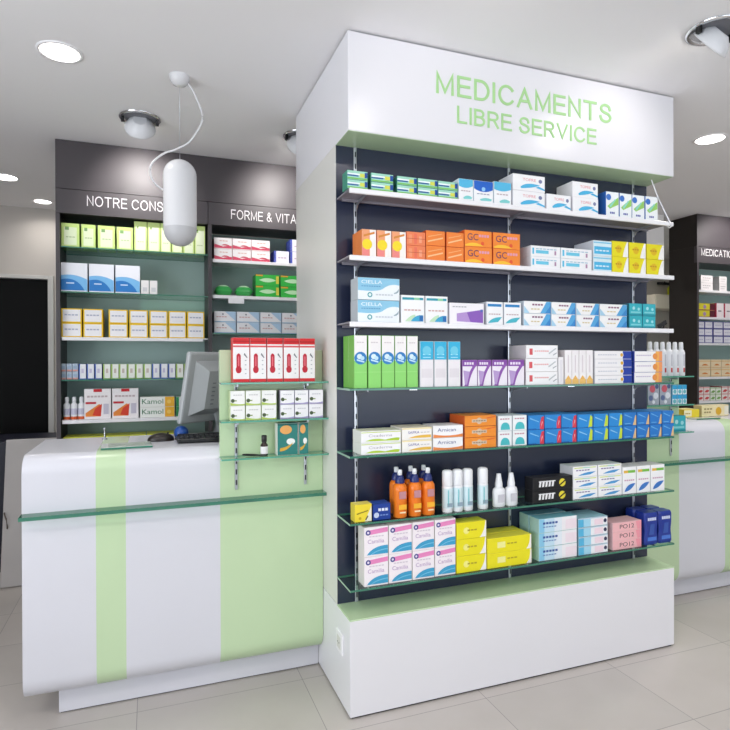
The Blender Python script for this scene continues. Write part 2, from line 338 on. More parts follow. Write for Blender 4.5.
# ------------------------------------------------------------------ counters
def counter(sx, mx, label, cat_where):
    # sx=+1: white end on the left; sx=-1: mirrored about the central display
    X = (lambda x: x) if sx == 1 else (lambda x: 2 * 1.5688 - x)
    rt = root('sales_counter', label, 'counter', (X(.13), 2.76, 0))
    def put(b, n, p=None):
        o = b.obj(n, p or rt)
        if p is None: o.location = -rt.location
        return o
    YF, YB, ZT, ZB = 2.505, 3.05, 1.045, .105
    r, rb = .075, .075
    prof = [(YB, ZT)] + [(YF + r - r * sin(a), ZT - r + r * cos(a)) for a in [i * pi / 20 for i in range(11)]]
    prof += [(YF + rb - rb * cos(a), ZB + rb * 1.15 - rb * 1.15 * sin(a)) for a in [i * pi / 20 for i in range(11)]]
    prof += [(2.62, ZB), (2.62, ZB + .03), (2.545, ZB + .10), (2.535, ZT - .1), (2.60, ZT - .04), (YB, ZT - .04)]
    def seg(xa, xb, m, pr, name, lab=None):
        b = MB(); xa, xb = sorted((X(xa), X(xb)))
        n = len(pr); vs = [(xa, y, z) for y, z in pr] + [(xb, y, z) for y, z in pr]
        for i in range(n): b.raw(vs, [(i, n + i, n + (i + 1) % n, (i + 1) % n)], m, False)
        b.raw(vs, [tuple(range(n)), tuple(range(2 * n - 1, n - 1, -1))], m)
        o = put(b, name)
        bm = bmesh.new(); bm.from_mesh(o.data); bmesh.ops.remove_doubles(bm, verts=bm.verts, dist=1e-5); bmesh.ops.recalc_face_normals(bm, faces=bm.faces)
        for f in bm.faces: f.smooth = True
        bm.to_mesh(o.data); bm.free(); o.data.set_sharp_from_angle(angle=radians(28))
        if lab: o['label'] = lab
    seg(-.458, -.203, DIM_WHITE, prof, 'front_panel', 'white glossy curved panel'); seg(-.203, -.094, GREEN, prof, 'stripe', 'pale green stripe panel'); seg(-.094, .275, DIM_WHITE, prof, 'front_panel', 'white glossy curved panel')
    # green section: flat to the top of the shelf tower, curved foot
    TZ = 1.454
    p2 = [(YF + .03, TZ), (YF, TZ)] + prof[12:23] + [(2.60, ZB + .03), (YF + .03, ZB + .12)]
    seg(.275, .7246, GREEN, p2, 'tower_panel', 'pale green upright panel')
    b = MB(); a, c = sorted((X(.275), X(.7246))); b.box(a, c, YF + .031, YB, ZT - .04, ZT, DIM_WHITE, .001); put(b, 'rear_worktop')
    b = MB(); a, c = sorted((X(-.347), X(.7246))); b.box(a, c, 2.59, 3.0, .006, ZB + .001, DIM_WHITE); b.box(a + .005, c - .005, 2.597, 2.99, 0, .006, SLOT); put(b, 'plinth')
    b = MB(); a, c = sorted((X(-.44), X(.7))); b.box(a, c, 2.63, 3.0, ZB + .002, ZT - .045, WSIDE); put(b, 'carcass')
    a, c = sorted((X(-.459), X(.7246))); o = glass_shelf(a, c, 2.444, 2.5045, .829, .014, 'glass_ledge', rt); o.location = -rt.location
    for x in (-.35, .1, .6):
        q = MB(); q.lathe([(.006, 0), (.006, .006)], CHROME, X(x), 2.48, .809, 12); q.obj('ledge_stud', o)
    for x in (.342, .644): upright(X(x), YF, .86, 1.37, rt, .012, .045).location = -rt.location
    for z in (1.318, 1.160, 1.006):
        a, c = sorted((X(.27), X(.7246))); o = glass_shelf(a, c, 2.409, 2.4965, z, .007, 'glass_shelf', rt, mat('bright_glass_edge', '#5aa48c', .15, vary=.2, scale=10, spec=.8)); o.location = -rt.location
        for x in (.342, .644):
            q = MB(); q.box(X(x) - .004, X(x) + .004, 2.45, 2.4965, z - .02, z - .0072, METAL, .001); q.obj('bracket', o)
    return rt
counter(1, 0, 'white curved sales counter with pale green stripe, left of central display', '')
counter(-1, 0, 'white curved sales counter with pale green stripe, right of central display', '')

# ------------------------------------------------------------------ wall shelving units
def wall_unit(x0, bays, label, texts, bw=.834, glassrows=(0, 1, 3), zs=((2.085, 1.822, 1.555, 1.305, 1.067),)):
    YF, YB = 3.757, 4.05
    rt = root('wall_shelving_unit', label, 'shelving unit', (x0 + bays * bw / 2, 3.9, 0))
    def put(b, n, lab=None):
        o = b.obj(n, rt); o.location = -rt.location
        if lab: o['label'] = lab
        return o
    x1 = x0 + bays * bw + .022
    for k in range(bays + 1):
        x = x0 + k * bw; b = MB(); b.box(x, x + .022 if k in (0, bays) else x + .022, YF, YB, 0, 2.272, DARKW if k in (0, bays) else TAUPE, front=TAUPE); b.box(x, x + .022, YF + .031, YB, 2.272, 2.4155, DARKW); put(b, 'upright_panel', 'dark vertical divider')
    b = MB(); b.box(x0, x1, YF, YB, 2.416, 2.697, DARKW, front=TAUPE)
    put(b, 'header_panel')
    b = MB()
    for k in range(bays): b.box(x0 + k * bw + .0225, x0 + (k + 1) * bw - .0005, YF + .031, YB - .013, 2.2745, 2.29, DARKW)
    put(b, 'top_board')
    for k in range(bays):
        xa = x0 + k * bw + (.002 if k else 0); xb = x0 + (k + 1) * bw if k < bays - 1 else x1
        b = MB(); b.box(xa, xb - .002, YF, YF + .03, 2.274, 2.413, TAUPE); o = put(b, 'sign_panel')
        t = texts[k]
        if t:
            q = MB(); sign(q, t[0], t[1], YF, t[3], t[2], .06, mat('white_lettering', '#e8e6e8', .5), .002, .1); l = q.obj('lettering', o)
        b = MB(); b.box(x0 + k * bw + .0225, x0 + (k + 1) * bw - .0005, YB - .012, YB, .9, 2.272, TEALG); put(b, 'back_panel', 'grey green back panel')
        z_ = zs[k] if k < len(zs) else zs[0]
        for i, z in enumerate(z_):
            xa, xb = x0 + k * bw + .0235, x0 + (k + 1) * bw - .0015
            if (i in glassrows[k]):
                o = glass_shelf(xa, xb, YF + .015, YB - .013, z, .007, 'glass_shelf', rt); o.location = -rt.location
            else:
                b = MB(); b.box(xa, xb, YF + .027, YB - .013, z - .006, z, SHELFW); b.box(xa + .004, xb - .03, YF + .015, YF + .0265, z - .02, z, SHELFW, .001); put(b, 'shelf', 'white metal shelf')
        b = MB(); b.box(xa, xb, YF + .01, YB, .05, .9, TAUPE); b.box(xa, xb, YF, YB - .02, .9, .925, SHELFW); b.box(xa, xb, YF + .04, YB, 0, .05, SLOT); put(b, 'base_cabinet')
        b = MB(); b.box((xa + xb) / 2 - .06, (xa + xb) / 2 + .06, YF - .012, YF + .01, .8, .812, METAL, .002); put(b, 'handle')
    return rt
wall_unit(-.508, 2, 'dark wall shelving behind left counter with lit header and stocked shelves',
          [('NOTRE CONSEIL', -.343, .515, 2.325), ('FORME & VITALITÉ', .488, .552, 2.318)], .854, ((0, 1, 3), (2,)),
          ((2.085, 1.822, 1.555, 1.305, 1.067), (2.060, 1.832, 1.591, 1.305, 1.067)))
wall_unit(4.509, 2, 'dark wall shelving at far right with MEDICATION header', [('MEDICATION', 4.56, .42, 2.335), None], .85, ((), ()),
          ((2.035, 1.795, 1.564, 1.262, 1.048),))

# ------------------------------------------------------------------ cartons
def arc(p0, c, p1, n=8):
    return [((1 - t) ** 2 * p0[0] + 2 * t * (1 - t) * c[0] + t * t * p1[0], (1 - t) ** 2 * p0[1] + 2 * t * (1 - t) * c[1] + t * t * p1[1]) for t in [i / n for i in range(n + 1)]]
def rc(x0, y0, x1, y1, c): return ('p', [(x0, y0), (x1, y0), (x1, y1), (x0, y1)], c)
def words(x0, x1, y, c, hh=.05, n=4):          # an unreadable line of small print
    o = []; x = x0; k = 0; step = (x1 - x0) / n
    for k in range(n): o.append(rc(x0 + k * step, y, x0 + (k + .78) * step, y + hh, c))
    return o
def disc(cx, cy, r, c): return ('c', cx, cy, r, c)
def tx(t, x, y, w, c, h): return ('t', t, x, y, w, c, h)
W = '#f4f4f6'
K = {   # base colour, side colour, top colour, prints on the front
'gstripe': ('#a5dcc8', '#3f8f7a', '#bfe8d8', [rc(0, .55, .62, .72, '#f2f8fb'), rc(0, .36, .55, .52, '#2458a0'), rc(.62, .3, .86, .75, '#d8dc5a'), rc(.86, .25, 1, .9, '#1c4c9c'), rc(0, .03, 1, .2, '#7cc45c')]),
'wavelt': (W, '#dfe9f2', '#bfe2f2', [('p', [(0, 1), (0, .66)] + arc((0, .66), (.5, .5), (1, .7)) + [(1, 1)], '#55b9e2')] + words(.15, .85, .42, '#b9a8b0', .05) + [('p', arc((.3, .12), (.6, .32), (.95, .16)) + [(.9, .08), (.35, .06)], '#7fd0cf')]),
'wavedk': (W, '#dfe9f2', '#3a80d0', [('p', [(0, 1), (0, .62)] + arc((0, .62), (.5, .36), (1, .62)) + [(1, 1)], '#1f62c6'), disc(.5, .62, .1, '#8fc4ee')] + words(.15, .85, .36, '#9aa4b8', .05) + [('p', arc((.3, .12), (.6, .28), (.95, .16)) + [(.9, .08), (.35, .06)], '#7fd0cf')]),
'redswoosh': (W, '#e6e4ea', '#fbfbfd', [tx('TOPRE', .3, .62, .42, '#e08a94', .18), disc(.86, .68, .12, '#7a80a8'), ('p', arc((.22, .2), (.4, .6), (.85, .42)) + arc((.85, .42), (.6, .2), (.25, .12)), '#4ab4e0'), ('p', [(.8, .35), (1, .2), (1, .1), (.7, .25)], '#4ab4e0')]),
'leaf': ('#f2f6f8', '#2c66b8', '#eef4f6', [disc(.2, .78, .16, '#3c74c8'), ('p', arc((.1, .4), (.5, .62), (.98, .8)) + [(.98, .5)] + arc((.98, .5), (.6, .4), (.3, .3)), '#9ad26a'), ('p', [(.35, .35), (.8, .7), (.7, .72), (.25, .42)], '#8fd8c8')] + words(.3, .7, .1, '#5a60a8', .08, 3)),
'sunpeach': ('#f6f0ec', '#e08040', '#f0a868', [rc(0, 0, .55, 1, '#f0a478'), rc(0, 0, .5, .3, '#ee8a86'), disc(.36, .45, .2, '#f6dc2e'), ('p', [(.1, .72), (.9, .86), (.9, .94), (.1, .8)], '#d88a3a')]),
'orgplain': ('#ee8458', '#d8643a', '#e87040', [rc(.1, .15, .28, .8, '#f09a70'), rc(.4, .1, .55, .9, '#ea7458'), rc(.66, .2, .82, .7, '#f4a480'), rc(0, .48, 1, .52, '#c85a3c')]),
'orgline': ('#f08438', '#d8602c', '#e87838', [('p', [(.08, .2), (.9, .5), (.9, .6), (.08, .3)], '#f8c490'), ('p', [(.1, .55), (.85, .8), (.85, .86), (.1, .62)], '#f6ae70')]),
'gcbox': ('#f28a34', '#d8602c', '#ec7a30', [('p', arc((.02, .1), (.35, .4), (.7, .05)) + [(.02, .02)], '#f8c43a'), disc(.66, .22, .12, '#e85a34'), tx('GC', .1, .4, .4, '#4c2c62', .42)] + words(.52, .92, .62, '#e6a0b4', .16, 4)),
'flatcyan': (W, '#dfe6ec', '#f8f9fb', [rc(.04, .2, .1, .8, '#58bce0'), rc(.16, .28, .6, .6, '#6cc8e4')] + words(.16, .9, .68, '#a8c4d8', .1, 6) + [rc(.8, .2, .86, .6, '#b08aa8')]),
'cyanband': ('#d8ecf4', '#d4d8e0', '#a8dcf0', [rc(.04, .12, 1, .62, '#48b4e2')] + words(.12, .9, .3, '#d8f0fa', .1, 4) + [rc(0, .84, 1, .92, '#7ac8e8')]),
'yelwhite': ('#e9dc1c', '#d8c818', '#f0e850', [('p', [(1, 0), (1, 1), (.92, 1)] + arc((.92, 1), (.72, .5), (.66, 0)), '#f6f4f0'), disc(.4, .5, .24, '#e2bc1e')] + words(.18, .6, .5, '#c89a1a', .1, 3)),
'ciella': ('#8fc8e4', '#b8bfc4', '#a8d4ea', [('p', [(0, 0), (0, .42)] + arc((0, .42), (.5, .34), (.62, .55)) + arc((.62, .55), (.78, .8), (1, .7)) + [(1, 0)], '#eef3f7'), tx('CIELLA', .08, .74, .5, '#eef6fa', .16)] + words(.08, .55, .6, '#5a9cc8', .04, 8) + [disc(.28, .22, .12, '#4aa0a8'), disc(.28, .22, .07, '#dfeeee')] + words(.42, .85, .2, '#cdd3da', .07, 6) + [('p', arc((.86, .3), (1.0, .3), (.98, .55)) + arc((.98, .55), (.94, .38), (.86, .34)), '#9ab0b8')]),
'tealstrip': (W, '#dfe2e6', '#e6f2f6', [rc(.04, .84, .96, .93, '#2f9cb0'), rc(.55, .84, .8, .93, '#8fcfa8')] + words(.12, .88, .44, '#d0a8a4', .05, 5) + [('p', arc((.15, .05), (.4, .3), (.6, .3)) + [(.6, .05)], '#c4e2c0'), ('p', arc((.4, .05), (.6, .32), (.95, .28)) + [(.95, .05)], '#3fa4cc'), rc(.78, .06, .94, .26, '#2a6cb0')]),
'purpwedge': ('#f3f0f5', '#dcdae4', '#f6f4f8', [('p', [(.2, .5), (.98, .72), (.98, .06), (.2, .12)], '#b494d0'), ('p', [(.5, .56), (.98, .72), (.98, .06), (.6, .1)], '#8a5cb8'), rc(.9, .6, .97, .72, '#4a6ab8')] + words(.08, .5, .8, '#b0b0b8', .05, 5)),
'bluestrip': (W, '#d4d8e0', '#d8ebf6', [rc(.05, .8, .92, .92, '#2c84c4')] + words(.12, .88, .44, '#c8b0b4', .05, 5) + [('p', arc((.06, .06), (.3, .34), (.95, .34)) + [(.7, .12)], '#49b6c8')]),
'diag': ('#f5f4f4', '#cfd9e4', '#cfe2f0', [('p', [(.6, 0), (1, 0), (1, 1), (.84, 1)], '#58a8dc'), ('p', [(.78, 0), (1, 0), (1, .7)], '#3a88cc'), ('p', [(0, 0), (.2, 0), (0, .6)], '#a8d2ea')] + words(.3, .72, .66, '#8a5a78', .14, 4) + words(.25, .6, .3, '#d8c89a', .1, 3)),
'tealbox': ('#34b0be', '#2a7f94', '#4cc0cc', [disc(.35, .62, .14, '#a8dfe4'), disc(.75, .55, .13, '#9cdce2'), rc(0, .02, 1, .12, '#2a8ea0'), rc(.1, .2, .9, .34, '#7fd0d8')]),
'tallgreen': ('#8ed672', '#6fb04e', '#f0ecec', [('p', [(0, .52), (1, .52), (1, 1), (0, 1)], '#f2eeee'), disc(.5, .57, .155, '#2f80c4'), disc(.42, .6, .05, '#d8ecf6'), disc(.64, .57, .04, '#bfe0f2'), ('p', [(.2, .52), (.8, .48), (.8, .51), (.2, .55)], '#bfe0f2'), ('p', [(0, .3), (1, .3), (1, .305), (0, .305)], '#b0e49a')] + words(.2, .8, .86, '#d0c8cc', .02, 3)),
'cyantop': ('#ece8ec', '#b8c4cc', '#58c4e0', [rc(0, .6, 1, 1, '#35b2dc'), rc(.2, .7, .8, .73, '#a8e0f2'), rc(.2, .64, .8, .66, '#a8e0f2'), disc(.5, .8, .1, '#6fcbe6'), rc(.1, .2, .9, .4, '#e2dde2')]),
'purpseven': ('#efe9f3', '#8a5a9c', '#8a50a0', [rc(0, .76, 1, 1, '#8548a4'), ('p', [(.65, .8), (1, .85)] + arc((.98, .8), (.55, .5), (.4, 0)) + [(.1, 0)] + arc((.12, 0), (.3, .4), (.66, .72)), '#8e56ac'), ('p', [(.05, .6)] + [(.5, .55), (.3, .05), (.15, .05)], '#b89cd0')] + words(.12, .8, .82, '#e8dcf0', .1, 4)),
'redmark': (W, '#d8d4d6', '#f6f4f4', [rc(.1, .25, .2, .75, '#d85a60')] + words(.26, .72, .5, '#eab0b0', .1, 7) + [('p', [(.72, .3), (.96, .75), (.92, .8), (.7, .4)], '#c4c8cc'), ('p', [(.86, .2), (.98, .4), (.96, .45), (.84, .26)], '#a8acb2')]),
'plainwhite': ('#eeecee', '#d8d6da', '#f4f2f4', [rc(.3, .1, .7, .9, '#e2e0e6')]),
'slimorange': ('#f3f0f2', '#e0dadc', '#f6f4f4', [rc(0, 0, 1, .14, '#ecc070'), ('p', [(.1, .14), (.9, .14), (.5, .26)], '#e8b45c'), rc(.42, .34, .58, .86, '#dcd2d8')]),
'blueend': ('#f4f2f4', '#d0d0d6', '#f2f0f2', [rc(.76, 0, 1, 1, '#2440a4'), disc(.72, .5, .34, '#f4f2f4'), disc(.73, .5, .22, '#d8a830')] + words(.08, .6, .45, '#c4c8d4', .12, 8)),
'orangeend': ('#f5f3f4', '#3048a8', '#f6f4f4', [rc(.76, 0, 1, 1, '#f2b45a'), rc(.88, 0, 1, 1, '#ee9a64'), disc(.74, .5, .3, '#e8944a')] + words(.06, .6, .55, '#c4b8d4', .1, 7)),
'greenwave': (W, '#e0e2dc', '#e8ecd0', [('p', arc((.1, .12), (.3, .45), (.6, .2)) + arc((.6, .2), (.9, .42), (.98, .3)) + [(.95, .08)], '#b4d43c'), rc(0, .86, 1, .94, '#c8d878'), tx('Cicaderma', .18, .48, .6, '#a8a4b0', .24)]),
'bluetext': ('#f5f2ee', '#e2ded4', '#f0e8d0', [tx('SAPRA', .2, .5, .38, '#4a3c9c', .22), ('p', arc((.2, .12), (.5, .42), (.98, .36)) + [(.98, .12)], '#e8ba4a'), rc(0, .88, 1, 1, '#f2e2b0')] + words(.62, .95, .55, '#c8c4c8', .08, 3)),
'arnican': (W, '#dcdad8', '#f6f4f4', [('p', [(0, 0), (0, .3)] + arc((0, .3), (.5, .02), (1, .28)) + [(1, 0)], '#e88a4a'), tx('Arnican', .14, .5, .62, '#3a4a8c', .3)]),
'orangecap': ('#ee9030', '#c85a24', '#f09c40', [('c', .46, .5, .3, '#d8c0a4'), rc(.22, .36, .7, .66, '#d8c0a4')] + words(.26, .68, .45, '#9c8878', .12, 5) + [('p', [(.72, .7), (.98, .84), (.98, .92), (.68, .78)], '#e0662c')]),
'tealdome': ('#eef2f4', '#c4ced4', '#dfeef2', [('p', [(.16, .06)] + arc((.16, .06), (.16, .56), (.5, .56)) + arc((.5, .56), (.86, .56), (.86, .06)), '#4abac2')] + words(.12, .86, .76, '#c08a98', .08, 4)),
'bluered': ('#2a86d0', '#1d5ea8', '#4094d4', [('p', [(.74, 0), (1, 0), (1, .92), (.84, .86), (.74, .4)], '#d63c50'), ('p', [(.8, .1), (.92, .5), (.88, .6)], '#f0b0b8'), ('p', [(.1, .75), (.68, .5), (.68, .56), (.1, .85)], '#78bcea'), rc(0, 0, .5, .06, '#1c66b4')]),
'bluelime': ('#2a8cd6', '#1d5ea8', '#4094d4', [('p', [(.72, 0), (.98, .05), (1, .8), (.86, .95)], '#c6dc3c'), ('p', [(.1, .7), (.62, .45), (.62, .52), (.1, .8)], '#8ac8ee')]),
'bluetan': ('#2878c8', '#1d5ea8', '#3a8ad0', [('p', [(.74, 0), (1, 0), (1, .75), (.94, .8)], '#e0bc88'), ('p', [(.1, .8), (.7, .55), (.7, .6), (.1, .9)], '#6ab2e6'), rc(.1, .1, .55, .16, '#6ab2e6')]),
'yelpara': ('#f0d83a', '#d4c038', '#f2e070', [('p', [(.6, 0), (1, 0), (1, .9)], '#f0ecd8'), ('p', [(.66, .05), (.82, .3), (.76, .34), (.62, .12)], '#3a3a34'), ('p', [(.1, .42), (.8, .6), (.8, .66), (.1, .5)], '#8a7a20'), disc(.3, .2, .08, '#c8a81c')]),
'navybox': ('#1d3f96', '#152c6c', '#2c4fa4', [disc(.2, .3, .17, '#c8d4ee')] + words(.3, .9, .55, '#dfe6f6', .18, 3) + words(.4, .9, .25, '#6f8cce', .08, 3)),
'blackyel': ('#17171a', '#222226', '#26262a', [disc(.74, .5, .32, '#e4d43a'), ('p', [(.6, .2), (.66, .2), (.9, .8), (.84, .8)], '#17171a')] + [('p', [(.14 + .08 * k, .25), (.19 + .08 * k, .25), (.21 + .08 * k, .75), (.16 + .08 * k, .75)], '#e8e8ea') for k in range(5)] + [rc(.14, .66, .56, .74, '#e8e8ea')]),
'bluewave': (W, '#d8dade', '#e4f0ec', [('p', arc((.2, .1), (.5, .5), (.95, .42)) + [(.7, .16)], '#4a9ad4'), rc(.05, .82, .95, .92, '#d4e08a'), rc(.4, .82, .7, .92, '#a8d8c8')] + words(.12, .7, .58, '#7a6a9c', .1, 5)),
'featherbox': (W, '#dcdee0', '#eef0ec', [rc(.08, .78, .95, .88, '#7ac04a'), rc(.08, .78, .4, .88, '#e8b84a')] + words(.12, .9, .48, '#c8a0b8', .05, 5) + [('p', arc((.12, .08), (.3, .4), (.95, .38)) + arc((.95, .38), (.6, .08), (.12, .08)), '#3c78c4')]),
'camilia': ('#f6eef3', '#dfdad8', '#f2dfe9', [('p', [(.2, .74), (1, .8), (1, .96), (.2, .9)], '#e88ac0'), disc(.16, .82, .09, '#4a4a90'), disc(.16, .82, .04, '#e8e0f0'), tx('Camilia', .14, .44, .7, '#b89ac4', .14), ('p', arc((.1, .05), (.35, .36), (1, .34)) + [(1, .05)], '#3fa0cc'), ('p', arc((.25, .05), (.5, .22), (1, .22)) + [(1, .19)] + arc((1, .19), (.5, .18), (.3, .05)), '#7cc4e2')] + words(.2, .85, .66, '#d8ccd8', .04, 5)),
'yelcurve': ('#ebe022', '#d6ca20', '#f0e84a', [('p', [(1, 0), (1, 1), (.97, 1)] + arc((.97, 1), (.96, .4), (.78, 0)), '#f4f2ee'), disc(.32, .5, .2, '#f4ee88')] + words(.36, .7, .46, '#b8a82c', .1, 3)),
'yelwide': ('#ebe022', '#f0e630', '#f0e84a', [('p', [(1, 0), (1, 1), (.97, 1)] + arc((.97, 1), (.98, .3), (.88, 0)), '#f2ece8'), rc(.22, .3, .4, .72, '#f2ee9a')] + words(.44, .68, .5, '#b8a82c', .1, 3)),
'bluefade': ('#f0eef2', '#a8ccc8', '#7cc0d0', [rc(0, 0, .14, 1, '#8cc8e6'), rc(.14, 0, .4, 1, '#c4e0f0'), rc(.4, 0, .6, 1, '#e2ebf4'), rc(.7, .1, 1, .8, '#f0e2ea')] + words(.1, .5, .6, '#3c5ca0', .16, 5) + words(.1, .46, .36, '#6c8cc0', .08, 5)),
'thinfade': ('#eef0f4', '#8aa8b8', '#a8d8e8', [rc(0, 0, .18, 1, '#58b4dc'), rc(.18, 0, .42, 1, '#a4d6ec'), rc(.55, .1, .85, .8, '#f2dce6'), disc(.92, .5, .22, '#3a3a5a'), rc(0, .9, 1, 1, '#b8cede')]),
'pink12': ('#f0b8bc', '#ecc0c4', '#f4c4c8', [tx('PO12', .24, .26, .5, '#33202a', .5), ('p', [(.86, 0), (1, 0), (1, 1), (.8, 1)], '#ee9aa8')]),
'thermo': ('#f2eff0', '#d83a3c', '#d02c30', [rc(0, 0, 1, .07, '#d82e34'), rc(0, .86, 1, 1, '#d42a2e'), rc(0, .79, 1, .83, '#e06064'), rc(0, .9, 1, .94, '#b82024'), ('p', arc((.16, .3), (.16, .2), (.34, .2), 5) + arc((.34, .2), (.52, .2), (.52, .3), 5) + [(.47, .34), (.47, .6)] + arc((.47, .6), (.34, .7), (.21, .6)) + [(.21, .34)], '#c02438'), rc(.3, .36, .38, .58, '#e0707e')] + [rc(.72, .18 + .1 * k, .82, .2 + .1 * k, '#b0b0b8') for k in range(4)] + [('p', [(.66, .62), (.86, .54), (.88, .56), (.7, .66)], '#707078')]),
'herbgreen': ('#f2f2f0', '#c8d8a8', '#d4e0b8', [('p', [(0, 0), (1, 0), (1, .1)] + arc((1, .1), (.5, .02), (0, .2)), '#b4cc60'), disc(.16, .32, .13, '#4a5a3c'), rc(.28, .28, .44, .36, '#8aa060')] + words(.2, .85, .68, '#c8c8c8', .07, 4)),
'herblilac': ('#f2f1f4', '#a8a4bc', '#d2cee0', [('p', [(0, 0), (1, 0), (1, .14)] + arc((1, .14), (.5, .02), (0, .1)), '#a8a0cc'), disc(.16, .36, .13, '#4a5a3c'), rc(.28, .32, .44, .4, '#8aa060')] + words(.2, .85, .68, '#c8c8d0', .07, 4)),
'facebox': ('#2f7f78', '#e8e6e0', '#2f6f6c', [disc(.42, .8, .14, '#e8a860'), disc(.66, .42, .1, '#eef2f0'), ('p', arc((.1, .12), (.5, .1), (.8, .4)) + arc((.8, .4), (.5, .24), (.14, .22)), '#d8a83c'), rc(0, .94, 1, 1, '#1c5c58')]),
'ltgreen': ('#cfe88c', '#a8c45c', '#dcf0a8', [rc(.14, .08, .86, .84, '#e4f0cc'), rc(.2, .72, .42, .86, '#7fa86a')] + words(.25, .8, .4, '#b8cc98', .05, 3)),
'ltgreent': ('#d4ea94', '#a8c45c', '#e0f2ac', [rc(.12, .04, .9, .84, '#eaf2d2'), rc(.2, .76, .34, .84, '#98bc70')] + words(.25, .8, .3, '#c4d4a4', .04, 3)),
'oceanbox': ('#eceef6', '#c8ccd8', '#f0f0f6', [('p', [(0, .05)] + arc((0, .56), (.5, .66), (1, .44)) + [(1, .05)], '#7cbcec'), ('p', [(0, .05)] + arc((0, .42), (.6, .56), (.9, .05)), '#2c7cc8'), rc(.2, .28, .5, .32, '#cfe4f6')]),
'tinywhite': ('#eae8e8', '#d0d0d0', '#f0f0f0', [rc(.2, .2, .8, .5, '#cfd0d4')]),
'yelframe': ('#f2c81e', '#e0b81c', '#f4d440', [rc(.06, .07, .94, .93, '#f3f1f4')] + words(.15, .85, .5, '#b4b8cc', .1, 4)),
'smallblue': ('#b4c4d4', '#98a8bc', '#c0ccd8', [rc(0, 0, 1, .22, '#d89a94'), rc(.1, .3, .9, .7, '#9cb4cc')]),
'slimblue': ('#eef0f4', '#3a64bc', '#dfe4ee', [rc(0, 0, .14, 1, '#3460b8'), rc(.36, .4, .7, .7, '#ccc8e0'), rc(0, 0, 1, .05, '#3460b8')]),
'slimgreen': ('#f0f2ec', '#a8cc6c', '#e4eed0', [rc(0, 0, .14, 1, '#a4cc5c'), rc(.36, .4, .7, .7, '#d0c4bc'), rc(0, 0, 1, .05, '#7cb85c')]),
'redsun': ('#f0ecee', '#d8d4d8', '#f0eaec', [rc(.34, .9, .66, 1, '#c8202c'), ('p', [(.04, .08), (.6, .08), (.62, .44), (.56, .5)] + [(.04, .2)], '#e88a3c'), ('p', [(.3, .12), (.62, .08), (.66, .5), (.4, .34)], '#d8402c'), rc(.04, .5, .44, .57, '#c02c38'), rc(.72, .15, .92, .5, '#c8c4d4')] + words(.1, .9, .72, '#c4b4b8', .06, 6)),
'kamol': ('#eef0ec', '#d8dcd4', '#f4f4f0', [rc(.72, 0, 1, 1, '#ecb23a'), tx('Kamol', .05, .3, .62, '#2f7a50', .5), disc(.84, .5, .2, '#f4cc6a')]),
'greenend': ('#eaf0ea', '#3a8c5c', '#eef4ee', [rc(0, 0, .1, 1, '#2f8a54'), rc(.16, .3, .5, .7, '#4a4a50'), rc(.7, 0, 1, 1, '#3a9c64')]),
'redwhite': ('#f4f0f0', '#e0c0c4', '#f6f2f2', [('p', [(0, .05)] + arc((0, .4), (.3, .3), (.5, .2)) + arc((.5, .2), (.8, .34), (1, .3)) + [(1, .05)], '#d6506a'), ('p', arc((.4, .3), (.6, .55), (.9, .3)), '#c83850')] + words(.3, .8, .68, '#e0b4a8', .08, 3)),
'bluespine': ('#f2f1f8', '#4a5cbc', '#eeeef6', [rc(0, 0, .12, 1, '#4858b8')] + words(.25, .85, .4, '#d0bcd0', .1, 3)),
'greenbox': ('#3cb84c', '#2a8c3c', '#58c860', [('p', arc((.14, .5), (.5, .9), (.86, .5)) + arc((.86, .5), (.5, .12), (.14, .5))[1:], '#c4ecc0'), rc(.86, .2, .98, .9, '#d4c84a'), rc(0, .86, .3, 1, '#d8a03c')]),
'palediag': ('#eeedf0', '#c4cede', '#e2e8f0', [('p', [(.5, 1), (1, .1), (1, 1)], '#b4d0e8'), rc(0, 0, 1, .08, '#9cc0dc')] + words(.1, .6, .45, '#d8b0b0', .1, 4) + [disc(.4, .75, .08, '#8c8c98')]),
'whitebox2': ('#efeaea', '#b8b8b8', '#eeeaea', words(.15, .85, .6, '#b4b0b0', .1, 4) + words(.15, .7, .3, '#c4c0c0', .1, 4)),
'yeldark': ('#d8cc34', '#a89a28', '#dccf4c', [rc(.7, 0, 1, 1, '#5c1c2c'), disc(.4, .5, .3, '#a88cb4'), rc(0, 0, 1, .1, '#9c3050')]),
'whitered': ('#f2e6e8', '#b02848', '#f0e4e6', [rc(0, 0, .1, 1, '#b02848'), rc(.3, .42, .7, .5, '#7c6c74')]),
'indigo': ('#eae8f2', '#3c3c90', '#e6e4f0', [rc(0, 0, 1, .08, '#3c3c94'), rc(0, .92, 1, 1, '#3c3c94'), rc(.93, 0, 1, 1, '#3c3c94')] + words(.15, .8, .45, '#b4b4d0', .08, 3)),
'peachbox': ('#f0dcb8', '#d8c4a0', '#f2e2c4', [('p', arc((.3, .3), (.55, .7), (.85, .3)), '#e08a3c'), rc(0, .78, 1, .86, '#e8bc74'), rc(0, .05, 1, .12, '#e0b478')]),
'redgreen': ('#f0e6e2', '#c86464', '#f0e6e2', [('p', arc((.1, .2), (.5, .8), (.95, .4)) + [(.6, .15)], '#d04a4c'), rc(0, .84, 1, .94, '#e09090')]),
'greenwht': ('#eaf0e2', '#7ca864', '#eaf0e2', [('p', arc((.1, .2), (.5, .8), (.95, .4)) + [(.6, .15)], '#7cae5c'), rc(0, .84, 1, .94, '#b4cca0')]),
'floralbox': ('#a4acb8', '#8490a0', '#b8c0c8', [disc(.4, .7, .16, '#c85a68'), disc(.7, .4, .14, '#dfe4ea'), disc(.25, .3, .12, '#5c6c94'), disc(.8, .8, .1, '#4c5c84'), disc(.5, .12, .08, '#e2e6ec')]),
